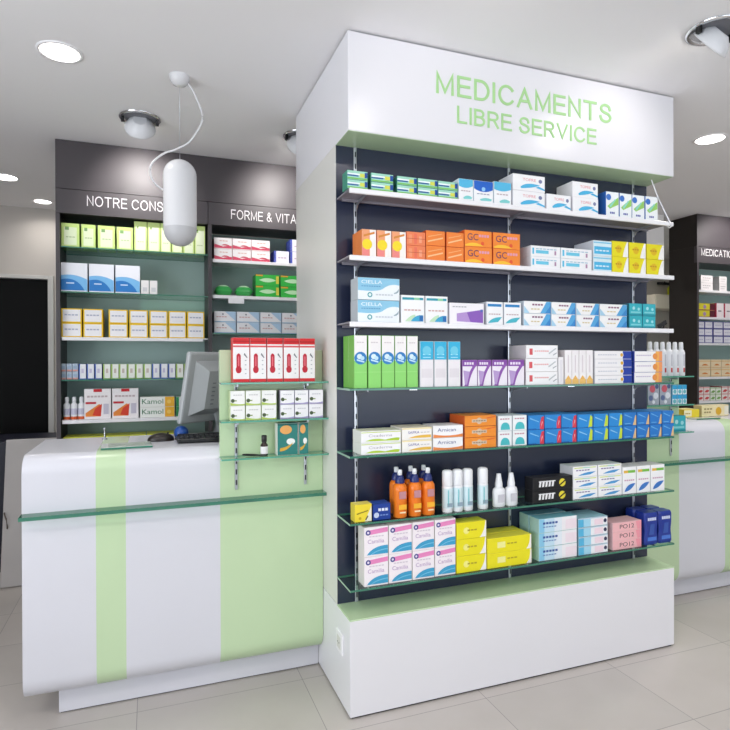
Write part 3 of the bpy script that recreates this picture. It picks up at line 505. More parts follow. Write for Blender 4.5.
'aquabox': ('#e6f2f6', '#58b4d4', '#4cb4dc', [rc(0, .55, 1, 1, '#35a4d6'), disc(.5, .3, .22, '#6cb8c4')]),
'yelflat': ('#ecd43a', '#c8b02c', '#eee098', [rc(0, .1, .5, .9, '#f2ecc8')] + words(.08, .42, .4, '#b8982c', .14, 3)),
'beigedisc': ('#eadcb0', '#c8b88c', '#eee2bc', [disc(.62, .45, .36, '#d8a82c'), rc(.84, .1, 1, .9, '#e8e2d0')] + words(.08, .4, .6, '#a08c5c', .14, 3) + words(.08, .34, .3, '#a08c5c', .14, 3)),
}
def carton_mesh(kind, w, h, d):
    base, side, top, ops = K[kind]
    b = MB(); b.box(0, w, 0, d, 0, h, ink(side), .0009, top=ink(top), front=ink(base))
    b.face([(.002, d * .5, h + .0002), (w - .002, d * .5, h + .0002), (w - .002, d * .5 + .0008, h + .0002), (.002, d * .5 + .0008, h + .0002)], ink(side))     # flap seam
    for i, o in enumerate(ops):
        y = -.0002 - .00012 * i; q = .0012
        sx, sz = w - 2 * q, h - 2 * q
        if o[0] == 'p': b.face([(q + max(0, min(1, px)) * sx, y, q + max(0, min(1, pz)) * sz) for px, pz in o[1]], ink(o[2]))
        elif o[0] == 'c':
            r = o[3] * h if h < w * 1.6 else o[3] * h
            r = min(r, o[1] * sx, (1 - o[1]) * sx + (.0 if o[1] < .9 else r)) if h > w else r
            cx, cz = q + o[1] * sx, q + o[2] * sz; pts = []
            for k in range(18):
                a = 2 * pi * k / 18; pts.append((min(w - q, max(q, cx + r * cos(a))), y, min(h - q, max(q, cz + r * sin(a)))))
            b.face(pts, ink(o[4]))
        elif o[0] == 't': b.text(o[1], q + o[2] * sx, y, q + o[3] * sz, o[4] * sx, ink(o[5]), hgt=o[6] * sz)
    return b.mesh('carton')
ORD = ['first', 'second', 'third', 'fourth', 'fifth', 'sixth', 'seventh', 'eighth', 'ninth']
def layer_word(k, n):
    if n == 1: return ''
    if n == 2: return ('lower', 'upper')[k] + ' layer'
    if n == 3: return ('bottom', 'middle', 'top')[k] + ' layer'
    return ('bottom', 'second-lowest', 'second-highest', 'top')[k] + ' layer'
GROUPS = [
 ('gstripe', 'blue-green striped carton', 'top shelf of central display', 'blue and green striped cartons on the top shelf', 2.082, [(0.7266, 0.8124), (0.8266, 0.9224), (0.9396, 1.0274), (1.0316, 1.1224), (1.1256, 1.2174)], 2, 0.036, 0.06, 1, [], 2.15, 0),
 ('wavelt', 'white carton, pale blue wavy top', 'top shelf of central display', 'white and blue wavy-topped cartons', 2.082, [(1.2216, 1.2904)], 1, 0.092, 0.07, 1, [], 2.15, 0),
 ('wavedk', 'white carton, dark blue wavy top', 'top shelf of central display', 'white and blue wavy-topped cartons', 2.082, [(1.2946, 1.3894)], 1, 0.092, 0.07, 1, [], 2.15, 0),
 ('wavelt', 'white carton, light blue cap', 'top shelf of central display', 'white and blue wavy-topped cartons', 2.082, [(1.3946, 1.4824)], 1, 0.098, 0.07, 1, [], 2.15, 0),
 ('redswoosh', 'white carton with blue swoosh', 'top shelf of central display', 'white cartons with blue swoosh on the top shelf', 2.082, [(1.4916, 1.6604), (1.6686, 1.8014), (1.8126, 1.9584)], 2, 0.072, 0.11, 1, [(1, 1)], 2.15, 0),
 ('leaf', 'white carton with green leaf flash', 'top shelf of central display', 'white and green cartons with dark blue sides', 2.082, [(2.0046, 2.0814), (2.0856, 2.1594), (2.1636, 2.2404), (2.2436, 2.3214)], 1, 0.116, 0.11, 1, [], 2.15, 0),
 ('sunpeach', 'peach and white carton with yellow disc', 'second shelf of central display', 'peach cartons with yellow discs', 1.8197, [(0.7876, 0.8484), (0.8516, 0.9134), (0.9166, 0.9774)], 1, 0.1083, 0.055, 2, [], 2.15, 0),
 ('orgplain', 'coral speckled carton', 'second shelf of central display', 'coral orange cartons', 1.8197, [(0.9806, 1.0654)], 2, 0.0566, 0.1, 1, [], 2.15, 0),
 ('orgline', 'orange carton with pale streaks', 'second shelf of central display', 'orange cartons with pale streaks', 1.8197, [(1.0686, 1.1564), (1.1636, 1.2454)], 2, 0.0621, 0.1, 1, [], 2.15, 0),
 ('gcbox', 'orange carton with purple letters', 'second shelf of central display', 'orange cartons with large purple letters', 1.8197, [(1.2496, 1.3834), (1.3896, 1.5274)], 2, 0.0701, 0.12, 1, [], 2.15, 0),
 ('flatcyan', 'flat white carton with cyan wording', 'second shelf of central display', 'flat white and cyan cartons', 1.8197, [(1.5846, 1.7424), (1.7466, 1.9204)], 2, 0.0486, 0.13, 1, [], 2.15, 0),
 ('cyanband', 'white carton with bright cyan panel', 'second shelf of central display', 'white cartons with cyan panels', 1.8197, [(1.9306, 2.0384)], 2, 0.0721, 0.13, 1, [], 2.15, 0),
 ('yelwhite', 'yellow carton with white curved edge', 'second shelf of central display', 'yellow and white cartons on the second shelf', 1.8197, [(2.0416, 2.1394), (2.1446, 2.2474), (2.2526, 2.3624)], 2, 0.0746, 0.11, 1, [], 2.15, 0),
 ('ciella', 'wide pale blue carton, white wave', 'third shelf of central display', 'wide pale blue cartons', 1.5593, [(0.7686, 0.9484)], 2, 0.0884, 0.085, 1, [], 2.15, 0),
 ('tealstrip', 'upright white carton, teal top strip', 'third shelf of central display', 'upright white cartons with teal strips', 1.5593, [(0.9556, 1.0604), (1.0656, 1.1684)], 1, 0.1137, 0.1, 1, [], 2.15, 0),
 ('purpwedge', 'wide white carton with purple wedge', 'third shelf of central display', '', 1.5593, [(1.1766, 1.3424)], 1, 0.0897, 0.1, 1, [], 2.15, 0),
 ('bluestrip', 'upright white carton, blue top strip', 'third shelf of central display', 'upright white cartons with blue strips', 1.5593, [(1.3566, 1.4384), (1.4436, 1.5314)], 1, 0.0997, 0.11, 1, [], 2.15, 0),
 ('diag', 'white carton with blue diagonal corner', 'third shelf of central display', 'white cartons with blue diagonal corners', 1.5593, [(1.5466, 1.6904), (1.6946, 1.8284), (1.8326, 1.9624), (1.9676, 2.1304)], 2, 0.0549, 0.1, 1, [], 2.15, 0),
 ('tealbox', 'teal carton with pale blobs', 'third shelf of central display', 'teal cartons', 1.5593, [(2.1446, 2.2234), (2.2276, 2.3084)], 2, 0.0594, 0.11, 1, [], 2.15, 0),
 ('tallgreen', 'tall white-and-green carton, blue ball', 'fourth shelf of central display', 'tall white and green cartons', 1.2963, [(0.7526, 0.8074), (0.8116, 0.8664), (0.8696, 0.9254), (0.9276, 0.9784), (0.9816, 1.0304)], 1, 0.2107, 0.065, 2, [], 2.15, 0),
 ('cyantop', 'tall white carton with cyan top', 'fourth shelf of central display', 'tall cartons with cyan tops', 1.2963, [(1.0396, 1.1014), (1.1046, 1.1624), (1.1686, 1.2274)], 1, 0.1897, 0.07, 1, [], 2.15, 0),
 ('purpseven', 'purple and white carton with curve', 'fourth shelf of central display', 'purple and white cartons', 1.2963, [(1.2366, 1.3084), (1.3116, 1.3794), (1.3826, 1.4594), (1.4626, 1.5474)], 1, 0.1127, 0.09, 1, [], 2.15, 0),
 ('redmark', 'white carton with red square mark', 'fourth shelf of central display', 'white cartons with red square marks', 1.2963, [(1.5566, 1.7274)], 3, 0.0592, 0.13, 1, [], 2.15, 0),
 ('plainwhite', 'plain white upright carton', 'fourth shelf of central display', '', 1.2963, [(1.7316, 1.7604)], 1, 0.1247, 0.1, 1, [], 2.15, 0),
 ('slimorange', 'slim white carton with orange foot', 'fourth shelf of central display', 'slim white cartons with orange feet', 1.2963, [(1.7676, 1.8054), (1.8076, 1.8464), (1.8486, 1.8874), (1.8896, 1.9274)], 1, 0.1567, 0.1, 1, [], 2.15, 0),
 ('blueend', 'flat white carton with blue end', 'fourth shelf of central display', 'flat white cartons with blue ends', 1.2963, [(1.9376, 2.1574)], 4, 0.0384, 0.12, 1, [], 2.15, 0),
 ('orangeend', 'flat white carton with orange end', 'fourth shelf of central display', 'flat white cartons with orange ends', 1.2963, [(2.1746, 2.3494)], 3, 0.0512, 0.11, 1, [], 2.15, 0),
 ('greenwave', 'flat white carton with lime wave', 'fifth shelf of central display', 'flat white cartons with lime waves', 1.0316, [(0.7806, 0.9524)], 2, 0.0472, 0.1, 1, [], 2.15, 0),
 ('bluetext', 'flat cream carton with navy wording', 'fifth shelf of central display', 'flat cream cartons with navy wording', 1.0316, [(0.9576, 1.0924)], 2, 0.0502, 0.12, 1, [], 2.15, 0),
 ('arnican', 'flat white carton, orange curved foot', 'fifth shelf of central display', 'flat white cartons with orange feet', 1.0316, [(1.0976, 1.2384)], 2, 0.0517, 0.1, 1, [], 2.15, 0),
 ('orangecap', 'orange carton with silver oval', 'fifth shelf of central display', 'orange cartons with silver ovals', 1.0316, [(1.2476, 1.4024)], 3, 0.0465, 0.13, 1, [], 2.15, 0),
 ('tealdome', 'white carton with teal dome', 'fifth shelf of central display', 'white cartons with teal domes', 1.0316, [(1.4136, 1.4834), (1.4876, 1.5604)], 2, 0.0667, 0.11, 1, [], 2.15, 0),
 ('bluered', 'blue carton with red corner', 'fifth shelf of central display', 'blue cartons with red corners', 1.0316, [(1.5686, 1.6534), (1.6566, 1.7454), (1.7486, 1.8324)], 2, 0.0652, 0.12, 1, [], 2.15, 0),
 ('bluelime', 'blue carton with lime slash', 'fifth shelf of central display', 'blue cartons with lime slashes', 1.0316, [(1.8366, 1.9244), (1.9276, 2.0144), (2.0186, 2.0994)], 2, 0.0627, 0.12, 1, [], 2.15, 0),
 ('bluetan', 'blue carton with tan corner', 'fifth shelf of central display', 'blue cartons with tan corners', 1.0316, [(2.1036, 2.1844), (2.1886, 2.2654), (2.2696, 2.3444), (2.3486, 2.4234)], 2, 0.0627, 0.13, 1, [], 2.15, 0),
 ('yelpara', 'yellow and white slanted-panel carton', 'sixth shelf of central display', '', 0.7676, [(0.7526, 0.8244)], 1, 0.0704, 0.05, 1, [], 2.15, 0),
 ('navybox', 'small navy blue carton', 'sixth shelf of central display', '', 0.7676, [(0.8296, 0.9064)], 1, 0.0654, 0.06, 1, [], 2.15, 0),
 ('blackyel', 'black carton with yellow disc', 'sixth shelf of central display', 'black cartons with yellow discs', 0.7676, [(1.5916, 1.8074)], 2, 0.0567, 0.06, 1, [], 2.15, 0),
 ('bluewave', 'white carton with blue wave', 'sixth shelf of central display', 'white cartons with blue waves on the sixth shelf', 0.7676, [(1.8116, 1.9514), (1.9556, 2.0954)], 3, 0.0501, 0.09, 1, [], 2.15, 0),
 ('featherbox', 'white carton, green strip, blue feather', 'sixth shelf of central display', 'white cartons with blue feathers', 0.7676, [(2.1006, 2.1834), (2.1876, 2.2714), (2.2746, 2.3624)], 1, 0.1294, 0.09, 1, [], 2.15, 0),
 ('camilia', 'white carton, pink band, blue swoosh', 'bottom shelf of central display', 'white cartons with pink bands', 0.5074, [(0.7916, 0.8944), (0.8976, 0.9994), (1.0026, 1.1024), (1.1056, 1.2024)], 2, 0.1183, 0.07, 1, [], 2.15, 0),
 ('yelcurve', 'yellow carton with white curved end', 'bottom shelf of central display', 'yellow cartons in the stack of three', 0.5074, [(1.2066, 1.3514)], 3, 0.0709, 0.07, 1, [], 2.15, 0),
 ('yelwide', 'wide yellow carton with white end', 'bottom shelf of central display', 'wide yellow cartons on the bottom shelf', 0.5074, [(1.3576, 1.5844)], 2, 0.0643, 0.068, 2, [], 2.15, 0),
 ('bluefade', 'cyan-to-white carton with navy wording', 'bottom shelf of central display', 'cyan to white cartons with navy wording', 0.5074, [(1.6226, 1.8314)], 3, 0.0629, 0.07, 2, [], 2.15, 0),
 ('thinfade', 'thin cyan-to-pink carton', 'bottom shelf of central display', 'thin cyan to pink cartons', 0.5074, [(1.8406, 2.0114)], 4, 0.0424, 0.13, 1, [], 2.15, 0),
 ('pink12', 'pale pink carton with black lettering', 'bottom shelf of central display', 'pale pink cartons', 0.5074, [(2.0416, 2.2174)], 3, 0.0429, 0.09, 1, [], 2.15, 0),
 ('thermo', 'tall red and white carton, thermometer picture', 'top glass shelf by counter', 'tall red and white thermometer cartons', 1.318, [(0.3196, 0.3884), (0.3906, 0.4584), (0.4616, 0.5284), (0.5316, 0.5984), (0.6006, 0.6694)], 1, 0.186, 0.06, 1, [], 2.425, 0),
 ('herbgreen', 'white carton with green lower edge', 'second glass shelf by counter', 'white cartons with green edges', 1.16, [(0.3086, 0.3684), (0.3716, 0.4344), (0.4376, 0.5004)], 2, 0.062, 0.055, 1, [], 2.425, 0),
 ('herblilac', 'white carton with lilac lower edge', 'second glass shelf by counter', 'white cartons with lilac edges', 1.16, [(0.5166, 0.5774), (0.5796, 0.6394), (0.6426, 0.7054)], 2, 0.061, 0.055, 1, [], 2.425, 0),
 ('facebox', 'teal carton with orange disc', 'third glass shelf by counter', 'teal cartons with orange discs', 1.006, [(0.5026, 0.5924), (0.5966, 0.6384)], 1, 0.136, 0.05, 1, [], 2.425, 0),
 ('ltgreen', 'pale green carton', 'top shelf, left wall unit', 'pale green cartons on the left wall unit', 2.085, [(-0.4844, -0.3886), (-0.3784, -0.3016), (-0.2894, -0.1946), (-0.1854, -0.0936)], 1, 0.141, 0.12, 1, [], 3.8, 0),
 ('ltgreent', 'taller pale green carton', 'top shelf, left wall unit', 'taller pale green cartons on the left wall unit', 2.085, [(-0.0874, -0.0146), (-0.0114, 0.0614), (0.0636, 0.1254), (0.1296, 0.1944), (0.1986, 0.2634), (0.2666, 0.3314)], 1, 0.182, 0.12, 1, [], 3.8, 0),
 ('oceanbox', 'white carton with ocean blue wave', 'second shelf, left wall unit', 'white cartons with ocean blue waves', 1.822, [(-0.4884, -0.3466), (-0.3384, -0.2016), (-0.1934, -0.0556)], 1, 0.172, 0.12, 1, [], 3.8, 0),
 ('tinywhite', 'tiny white carton', 'second shelf, left wall unit', 'tiny white cartons', 1.822, [(-0.0494, -0.0046), (-0.0004, 0.0444)], 1, 0.087, 0.08, 1, [], 3.8, 0),
 ('yelframe', 'white carton with yellow frame', 'third shelf, left wall unit', 'white cartons with yellow frames', 1.555, [(-0.4864, -0.3776), (-0.3704, -0.2636), (-0.2324, -0.1256), (-0.1174, -0.0106), (-0.0024, 0.1034), (0.1086, 0.2144), (0.2196, 0.3244)], 2, 0.085, 0.12, 1, [], 3.8, 0),
 ('smallblue', 'small grey-blue carton, red foot', 'fourth shelf, left wall unit', 'small grey-blue cartons', 1.305, [(-0.4914, -0.4636), (-0.4604, -0.4316), (-0.4294, -0.3996)], 2, 0.0475, 0.1, 1, [], 3.8, 0),
 ('slimblue', 'slim white carton, blue edge', 'fourth shelf, left wall unit', 'slim white cartons with blue edges', 1.305, [(-0.3954, -0.3566), (-0.3524, -0.3136), (-0.3094, -0.2706), (0.0116, 0.0544), (0.0586, 0.1014), (0.1056, 0.1474)], 1, 0.092, 0.1, 1, [], 3.8, 0),
 ('slimgreen', 'slim white carton, lime edge', 'fourth shelf, left wall unit', 'slim white cartons with lime edges', 1.305, [(-0.2634, -0.2236), (-0.2194, -0.1786), (-0.1754, -0.1326), (-0.1294, -0.0866), (-0.0834, -0.0416), (-0.0374, 0.0064), (0.1526, 0.1954), (0.2006, 0.2354)], 1, 0.091, 0.1, 1, [], 3.8, 0),
 ('redsun', 'white carton with red cap and red-orange wedge', 'fifth shelf, left wall unit', 'white cartons with red-orange wedges', 1.067, [(-0.3674, -0.2216), (-0.2154, -0.0676)], 1, 0.181, 0.1, 1, [], 3.8, 0),
 ('kamol', 'long white carton with green lettering, yellow end', 'fifth shelf, left wall unit', 'long white cartons with green lettering', 1.067, [(-0.0584, 0.1424)], 2, 0.063, 0.1, 1, [], 3.8, 0),
 ('greenend', 'white and green carton', 'fifth shelf, left wall unit', 'white and green cartons behind the monitor', 1.067, [(0.1516, 0.3134)], 2, 0.061, 0.1, 1, [], 3.8, 0),
 ('redwhite', 'white carton with red wave', 'top shelf beside central display', 'white cartons with red waves', 2.06, [(0.3866, 0.4984), (0.5016, 0.6204), (0.6236, 0.7444)], 2, 0.072, 0.12, 1, [], 3.8, 0),
 ('bluespine', 'white carton with blue spine', 'top shelf beside central display', 'white cartons with blue spines', 2.06, [(0.7726, 0.8724), (0.8796, 0.9954)], 2, 0.0825, 0.12, 1, [(1, 0)], 3.8, 0),
 ('greenbox', 'bright green carton with pale oval', 'second shelf beside central display', 'bright green cartons', 1.832, [(0.6496, 0.8074), (0.8146, 0.9804)], 2, 0.0745, 0.12, 1, [], 3.8, 0),
 ('palediag', 'white carton, pale blue diagonal', 'third shelf beside central display', 'white cartons with pale blue diagonals', 1.591, [(0.3846, 0.5214), (0.5276, 0.6744), (0.6796, 0.8194), (0.8236, 0.9724)], 2, 0.0705, 0.12, 1, [], 3.8, 0),
 ('whitebox2', 'white carton with grey wording', 'top shelf, right wall unit', 'white cartons on the right wall unit', 2.035, [(4.6086, 4.7544), (4.8356, 4.9294)], 2, 0.068, 0.12, 1, [], 3.8, 0),
 ('yeldark', 'yellow and purple carton, dark end', 'second shelf, right wall unit', 'yellow and purple cartons', 1.795, [(4.5716, 4.7784)], 2, 0.0625, 0.12, 1, [], 3.8, 0),
 ('whitered', 'white carton, red edge', 'second shelf, right wall unit', 'white cartons with red edges', 1.795, [(4.7916, 4.8904), (4.8966, 4.9984)], 1, 0.132, 0.12, 1, [], 3.8, 0),
 ('indigo', 'white carton outlined in indigo', 'third shelf, right wall unit', 'white cartons outlined in indigo', 1.564, [(4.5656, 4.6554), (4.6586, 4.7534), (4.7646, 4.8844), (4.8896, 5.0044)], 3, 0.0653, 0.12, 1, [], 3.8, 0),
 ('peachbox', 'peach carton with orange arc', 'fourth shelf, right wall unit', 'peach cartons with orange arcs', 1.262, [(4.5706, 4.7244), (4.7296, 4.8564), (4.8606, 4.9914)], 2, 0.0775, 0.12, 1, [], 3.8, 0),
 ('redgreen', 'white carton with red wave', 'fifth shelf, right wall unit', 'white cartons with red waves on the right wall unit', 1.048, [(4.5646, 4.6364), (4.6426, 4.7154), (4.8656, 4.9404), (4.9466, 5.0164)], 2, 0.0625, 0.12, 1, [], 3.8, 0),
 ('greenwht', 'white carton with green wave', 'fifth shelf, right wall unit', 'white cartons with green waves on the right wall unit', 1.048, [(4.7216, 4.7864), (4.7926, 4.8594)], 2, 0.0585, 0.12, 1, [], 3.8, 0),
 ('floralbox', 'patterned blue-grey carton with red bloom', 'second glass shelf by right counter', 'patterned cartons with red blooms', 1.16, [(2.5466, 2.6274), (2.6326, 2.7154)], 1, 0.128, 0.06, 1, [], 2.425, 0),
 ('aquabox', 'slim aqua and white carton', 'second glass shelf by right counter', 'slim aqua and white cartons', 1.16, [(2.7256, 2.7594), (2.7626, 2.7974), (2.7996, 2.8314)], 2, 0.054, 0.06, 1, [], 2.425, 0),
 ('tealbox', 'teal carton', 'third glass shelf by right counter', '', 1.006, [(2.7166, 2.8234)], 1, 0.09, 0.06, 1, [], 2.425, 0),
 ('yelflat', 'flat yellow and white carton', 'on right counter top', '', 1.047, [(3.1346, 3.2644)], 1, 0.051, 0.1, 1, [], 2.705, 0),
 ('beigedisc', 'beige carton with yellow disc', 'on right counter top', '', 1.047, [(3.2876, 3.5254)], 1, 0.072, 0.06, 1, [], 2.705, 0),
]

LABELS = set()
for kind, desc, where, group, z0, cols, n, h, d, rows, skip, y0, dx in GROUPS:
    w = sum(c[1] - c[0] for c in cols) / len(cols)
    proto = bpy.data.objects.new('carton', carton_mesh(kind, w, h - .0006, d)); first = True
    for r in range(rows):
        for k in range(n):
            for ci, (xa, xb) in enumerate(cols):
                if (k, ci) in [tuple(s) for s in skip]: continue
                o = proto if first else proto.copy(); first = False; COL.objects.link(o)
                jy = random.uniform(0, .003)
                o.location = (xa, y0 + r * (d + .004) + jy, z0 + .0004 + k * h)
                o.scale = ((xb - xa) / w, 1, 1)
                p = []
                if len(cols) > 1: p.append((ORD[ci] if ci < len(cols) - 1 else 'rightmost') + ('' if ci == len(cols) - 1 else ' from left'))
                lw = layer_word(k, n)
                if lw: p.append(lw)
                if rows > 1: p.append(('front row', 'back row')[r])
                lab = desc + (', ' + ', '.join(p) if p else '') + ', ' + where
                if len(lab.split()) > 16: lab = lab.replace(' from left', '')
                if len(lab.split()) > 16: lab = lab.replace('central display', 'display')
                if len(lab.split()) > 16 or lab in LABELS: print('BADLABEL', len(lab.split()), lab)
                LABELS.add(lab)
                tag(o, lab, 'carton', group if group else None)

# ------------------------------------------------------------------ bottles and cans
def thing(name, label, cat, loc, group=None): return root(name, label, cat, loc, group)
def orange_spray():
    r = thing('spray_bottle', '', 'spray bottle', (0, 0, 0))
    OR = mat('orange_plastic', '#ec7c1e', .3); NV = mat('navy_plastic', '#1c2a6c', .3); WP = mat('white_plastic', '#eceef2', .35)
    b = MB(); b.lathe([(.026, 0), (.0285, .004), (.029, .11), (.028, .124), (.022, .134), (.016, .138)], OR); b.obj('bottle', r)
    b = MB(); b.box(-.017, .017, -.0303, -.0293, .035, .055, mat('yellow_print', '#f4b42c', .4)); b.obj('printed_label', r); b = MB(); b.box(-.015, .015, -.0303, -.0293, .078, .108, mat('mauve_print', '#c08890', .4)); b.obj('printed_label', r); b = MB(); b.box(-.013, .013, -.0303, -.0293, .02, .026, mat('cream_print', '#f6e2b8', .4)); b.obj('printed_label', r)
    b = MB(); b.lathe([(.019, .138), (.019, .15), (.014, .165), (.0095, .17)], NV); b.obj('collar', r)
    b = MB(); b.lathe([(.0085, .17), (.0095, .171), (.0095, .188), (.008, .192), (.002, .193)], WP); b.box(-.003, .003, -.016, -.008, .18, .186, WP, .001); b.obj('nozzle', r)
    return r
gr = 'orange spray bottles on the sixth shelf'
pr = orange_spray(); pr['group'] = gr; pos = ['left', 'middle', 'right']; k = 0
for row, (dy, off) in enumerate(((2.172, 0), (2.236, .012))):
    for i, x in enumerate((.956, 1.022, 1.083)):
        lab = 'orange spray bottle with navy collar, %s of %s row, sixth shelf of central display' % (pos[i], ('front', 'back')[row])
        loc = (x + off, dy, .768)
        if k == 0: pr.location = loc; pr['label'] = lab
        else: dup(pr, loc, lab)
        k += 1
def white_can():
    r = thing('spray_can', '', 'spray can', (0, 0, 0)); WP = mat('white_plastic', '#eceef2', .35)
    b = MB(); b.lathe([(.021, 0), (.0225, .003), (.0225, .105), (.0215, .11)], WP); b.obj('can_body', r)
    b = MB(); b.lathe([(.0228, .018), (.0229, .019), (.0229, .1), (.0228, .101)], mat('pale_aqua_print', '#cfe4ea', .4)); b.box(-.009, -.005, -.0238, -.0228, .03, .095, mat('aqua_print', '#6cc4cc', .4)); b.box(-.012, .012, -.0238, -.0228, .024, .04, mat('slate_print', '#8fa4b4', .4)); b.obj('printed_label', r)
    b = MB(); b.lathe([(.0218, .111), (.0222, .113), (.0222, .165), (.0205, .172), (.014, .176), (.003, .177)], WP); b.obj('cap', r)
    return r
pr = white_can(); pr['group'] = 'white spray cans on the sixth shelf'
for i, (x, l) in enumerate(((1.175, 'leftmost of the close trio'), (1.2235, 'middle of the close trio'), (1.272, 'right one of the close trio'), (1.347, 'standing alone'))):
    lab = 'white capped spray can, %s, sixth shelf of central display' % l
    if i == 0: pr.location = (x, 2.172, .768); pr['label'] = lab
    else: dup(pr, (x, 2.172, .768), lab)
def squirt():
    r = thing('squirt_bottle', '', 'bottle', (0, 0, 0)); WP = mat('white_plastic', '#eceef2', .35)
    b = MB(); b.lathe([(.027, 0), (.03, .004), (.03, .062), (.027, .076), (.018, .083), (.014, .084)], WP, sq=.7); b.obj('bottle', r)
    b = MB(); b.lathe([(.0165, .084), (.0165, .098), (.011, .13), (.0095, .142), (.004, .143)], WP); b.obj('nozzle', r)
    b = MB(); b.box(-.016, .016, -.0222, -.0205, .02, .055, mat('grey_print', '#c8c8d0', .5)); b.obj('printed_label', r); return r
pr = squirt(); pr['group'] = 'white squirt bottles on the sixth shelf'
for i, (x, l) in enumerate(((1.43, 'left'), (1.494, 'right'))):
    lab = 'squat white squirt bottle, %s one of the pair, sixth shelf of central display' % l
    if i == 0: pr.location = (x, 2.175, .768); pr['label'] = lab
    else: dup(pr, (x, 2.175, .768), lab)
def waisted_pack():                                  # navy pack with drawn-in waist
    r = thing('waisted_pack', '', 'pack', (0, 0, 0)); NV = mat('navy_print', '#1c3490', .3); b = MB(); n = 14; w, d, h = .086, .062, .156
    rings = []
    for i in range(n + 1):
        t = i / n; s = 1 - .11 * math.exp(-((t - .42) / .16) ** 2) - (.08 if i in (0, n) else 0)
        rings.append((t * h, w / 2 * s, d / 2 * (1 - (.1 if i in (0, n) else 0))))
    vs = []
    for z, a, c in rings:
        e = .008; vs += [(-a + e, -c, z), (a - e, -c, z), (a, -c + e, z), (a, c - e, z), (a - e, c, z), (-a + e, c, z), (-a, c - e, z), (-a, -c + e, z)]
    fs = [(i * 8 + k, i * 8 + (k + 1) % 8, (i + 1) * 8 + (k + 1) % 8, (i + 1) * 8 + k) for i in range(n) for k in range(8)]
    fs += [tuple(range(7, -1, -1)), tuple(range(n * 8, n * 8 + 8))]; b.raw(vs, fs, NV, False); b.obj('pack_body', r)
    b = MB(); q = -.0322
    for k in range(4): b.box(-.026 + .0135 * k, -.0155 + .0135 * k, q, q + .001, .118, .132, mat('pale_blue_print', '#d4dcf4', .4))
    b.obj('printed_wording', r); b = MB(); b.box(-.028, .028, q, q + .001, .02, .038, mat('blue_print', '#4a78d0', .4)); b.obj('printed_band', r); b = MB(); b.face([(-.02, q, .05), (.012, q, .05), (.016, q, .1), (-.01, q, .1)], mat('mid_blue_print', '#3456a8', .4)); b.obj('printed_label', r); return r
pr = waisted_pack(); pr['group'] = 'navy waisted packs on the bottom shelf'; k = 0
for row, y in enumerate((2.184, 2.252)):
    for i, x in enumerate((2.284, 2.374)):
        lab = 'navy blue waisted pack, %s, %s row, right end of bottom display shelf' % (('left', 'right')[i], ('front', 'back')[row])
        if k == 0: pr.location = (x, y, .508); pr['label'] = lab
        else: dup(pr, (x, y, .508), lab)
        k += 1
b = MB(); b.box(0, .09, 0, .05, 0, .085, mat('plum_card', '#2c1c2c', .5), .001); b.box(.01, .08, -.0006, .0002, .03, .05, mat('plum_print', '#5a3a58', .5))
o = b.obj('carton', None, (1.168, 2.24, 1.0322)); tag(o, 'small dark plum carton behind the flat white cartons, fifth shelf of central display', 'carton')
# bottles on the left wall unit
def small_bottle(h=.135):
    r = thing('bottle', '', 'bottle', (0, 0, 0)); WP = mat('white_plastic', '#eceef2', .35)
    b = MB(); b.lathe([(.017, 0), (.018, .003), (.018, h * .66), (.009, h * .76), (.009, h * .79)], WP); b.obj('bottle_body', r)
    b = MB(); b.lathe([(.0181, .002), (.0184, .003), (.0184, .018), (.0181, .019)], mat('orange_foot', '#d8602c', .4)); b.obj('printed_band', r); b = MB(); b.lathe([(.0181, .03), (.0183, .031), (.0183, .065), (.0181, .066)], mat('lilac_print', '#c8c8dc', .4)); b.obj('printed_label', r)
    b = MB(); b.lathe([(.011, h * .79), (.0115, h * .8), (.0105, h * .98), (.006, h)], WP); b.obj('cap', r); return r
pr = small_bottle(); pr['group'] = 'white bottles on the left wall unit'
for i, x in enumerate((-.462, -.423, -.384)):
    lab = 'small white bottle with orange foot, %s of three, fifth shelf of left wall unit' % pos[i]
    if i == 0: pr.location = (x, 3.82, 1.0675); pr['label'] = lab
    else: dup(pr, (x, 3.82, 1.0675), lab)
# aerosols on the right counter's top glass shelf
def aerosol():
    r = thing('aerosol_bottle', '', 'bottle', (0, 0, 0)); WP = mat('white_plastic', '#eceef2', .35)
    b = MB(); b.lathe([(.0195, 0), (.0205, .003), (.0205, .13), (.016, .145), (.0125, .148)], WP); b.obj('bottle_body', r)
    b = MB(); b.box(-.005, .005, -.0214, -.0202, .02, .045, mat('red_print', '#c83c3c', .4)); b.obj('printed_band', r); b = MB(); b.box(-.004, .004, -.0214, -.0202, .055, .12, mat('grey_print', '#c8c8d0', .5)); b.obj('printed_label', r)
    b = MB(); b.lathe([(.011, .148), (.0125, .15), (.011, .185), (.008, .19)], WP); b.obj('nozzle', r); return r
pr = aerosol(); pr['group'] = 'white spray bottles beside the right counter'
for i, x in enumerate((2.588, 2.634, 2.68, 2.726, 2.772, 2.818)):
    lab = 'white spray bottle, %s from left, top glass shelf of right counter' % ('rightmost' if i == 5 else ORD[i])
    lab = lab.replace('rightmost from left', 'rightmost of the row')
    if i == 0: pr.location = (x, 2.452, 1.3185); pr['label'] = lab
    else: dup(pr, (x, 2.452, 1.3185), lab)
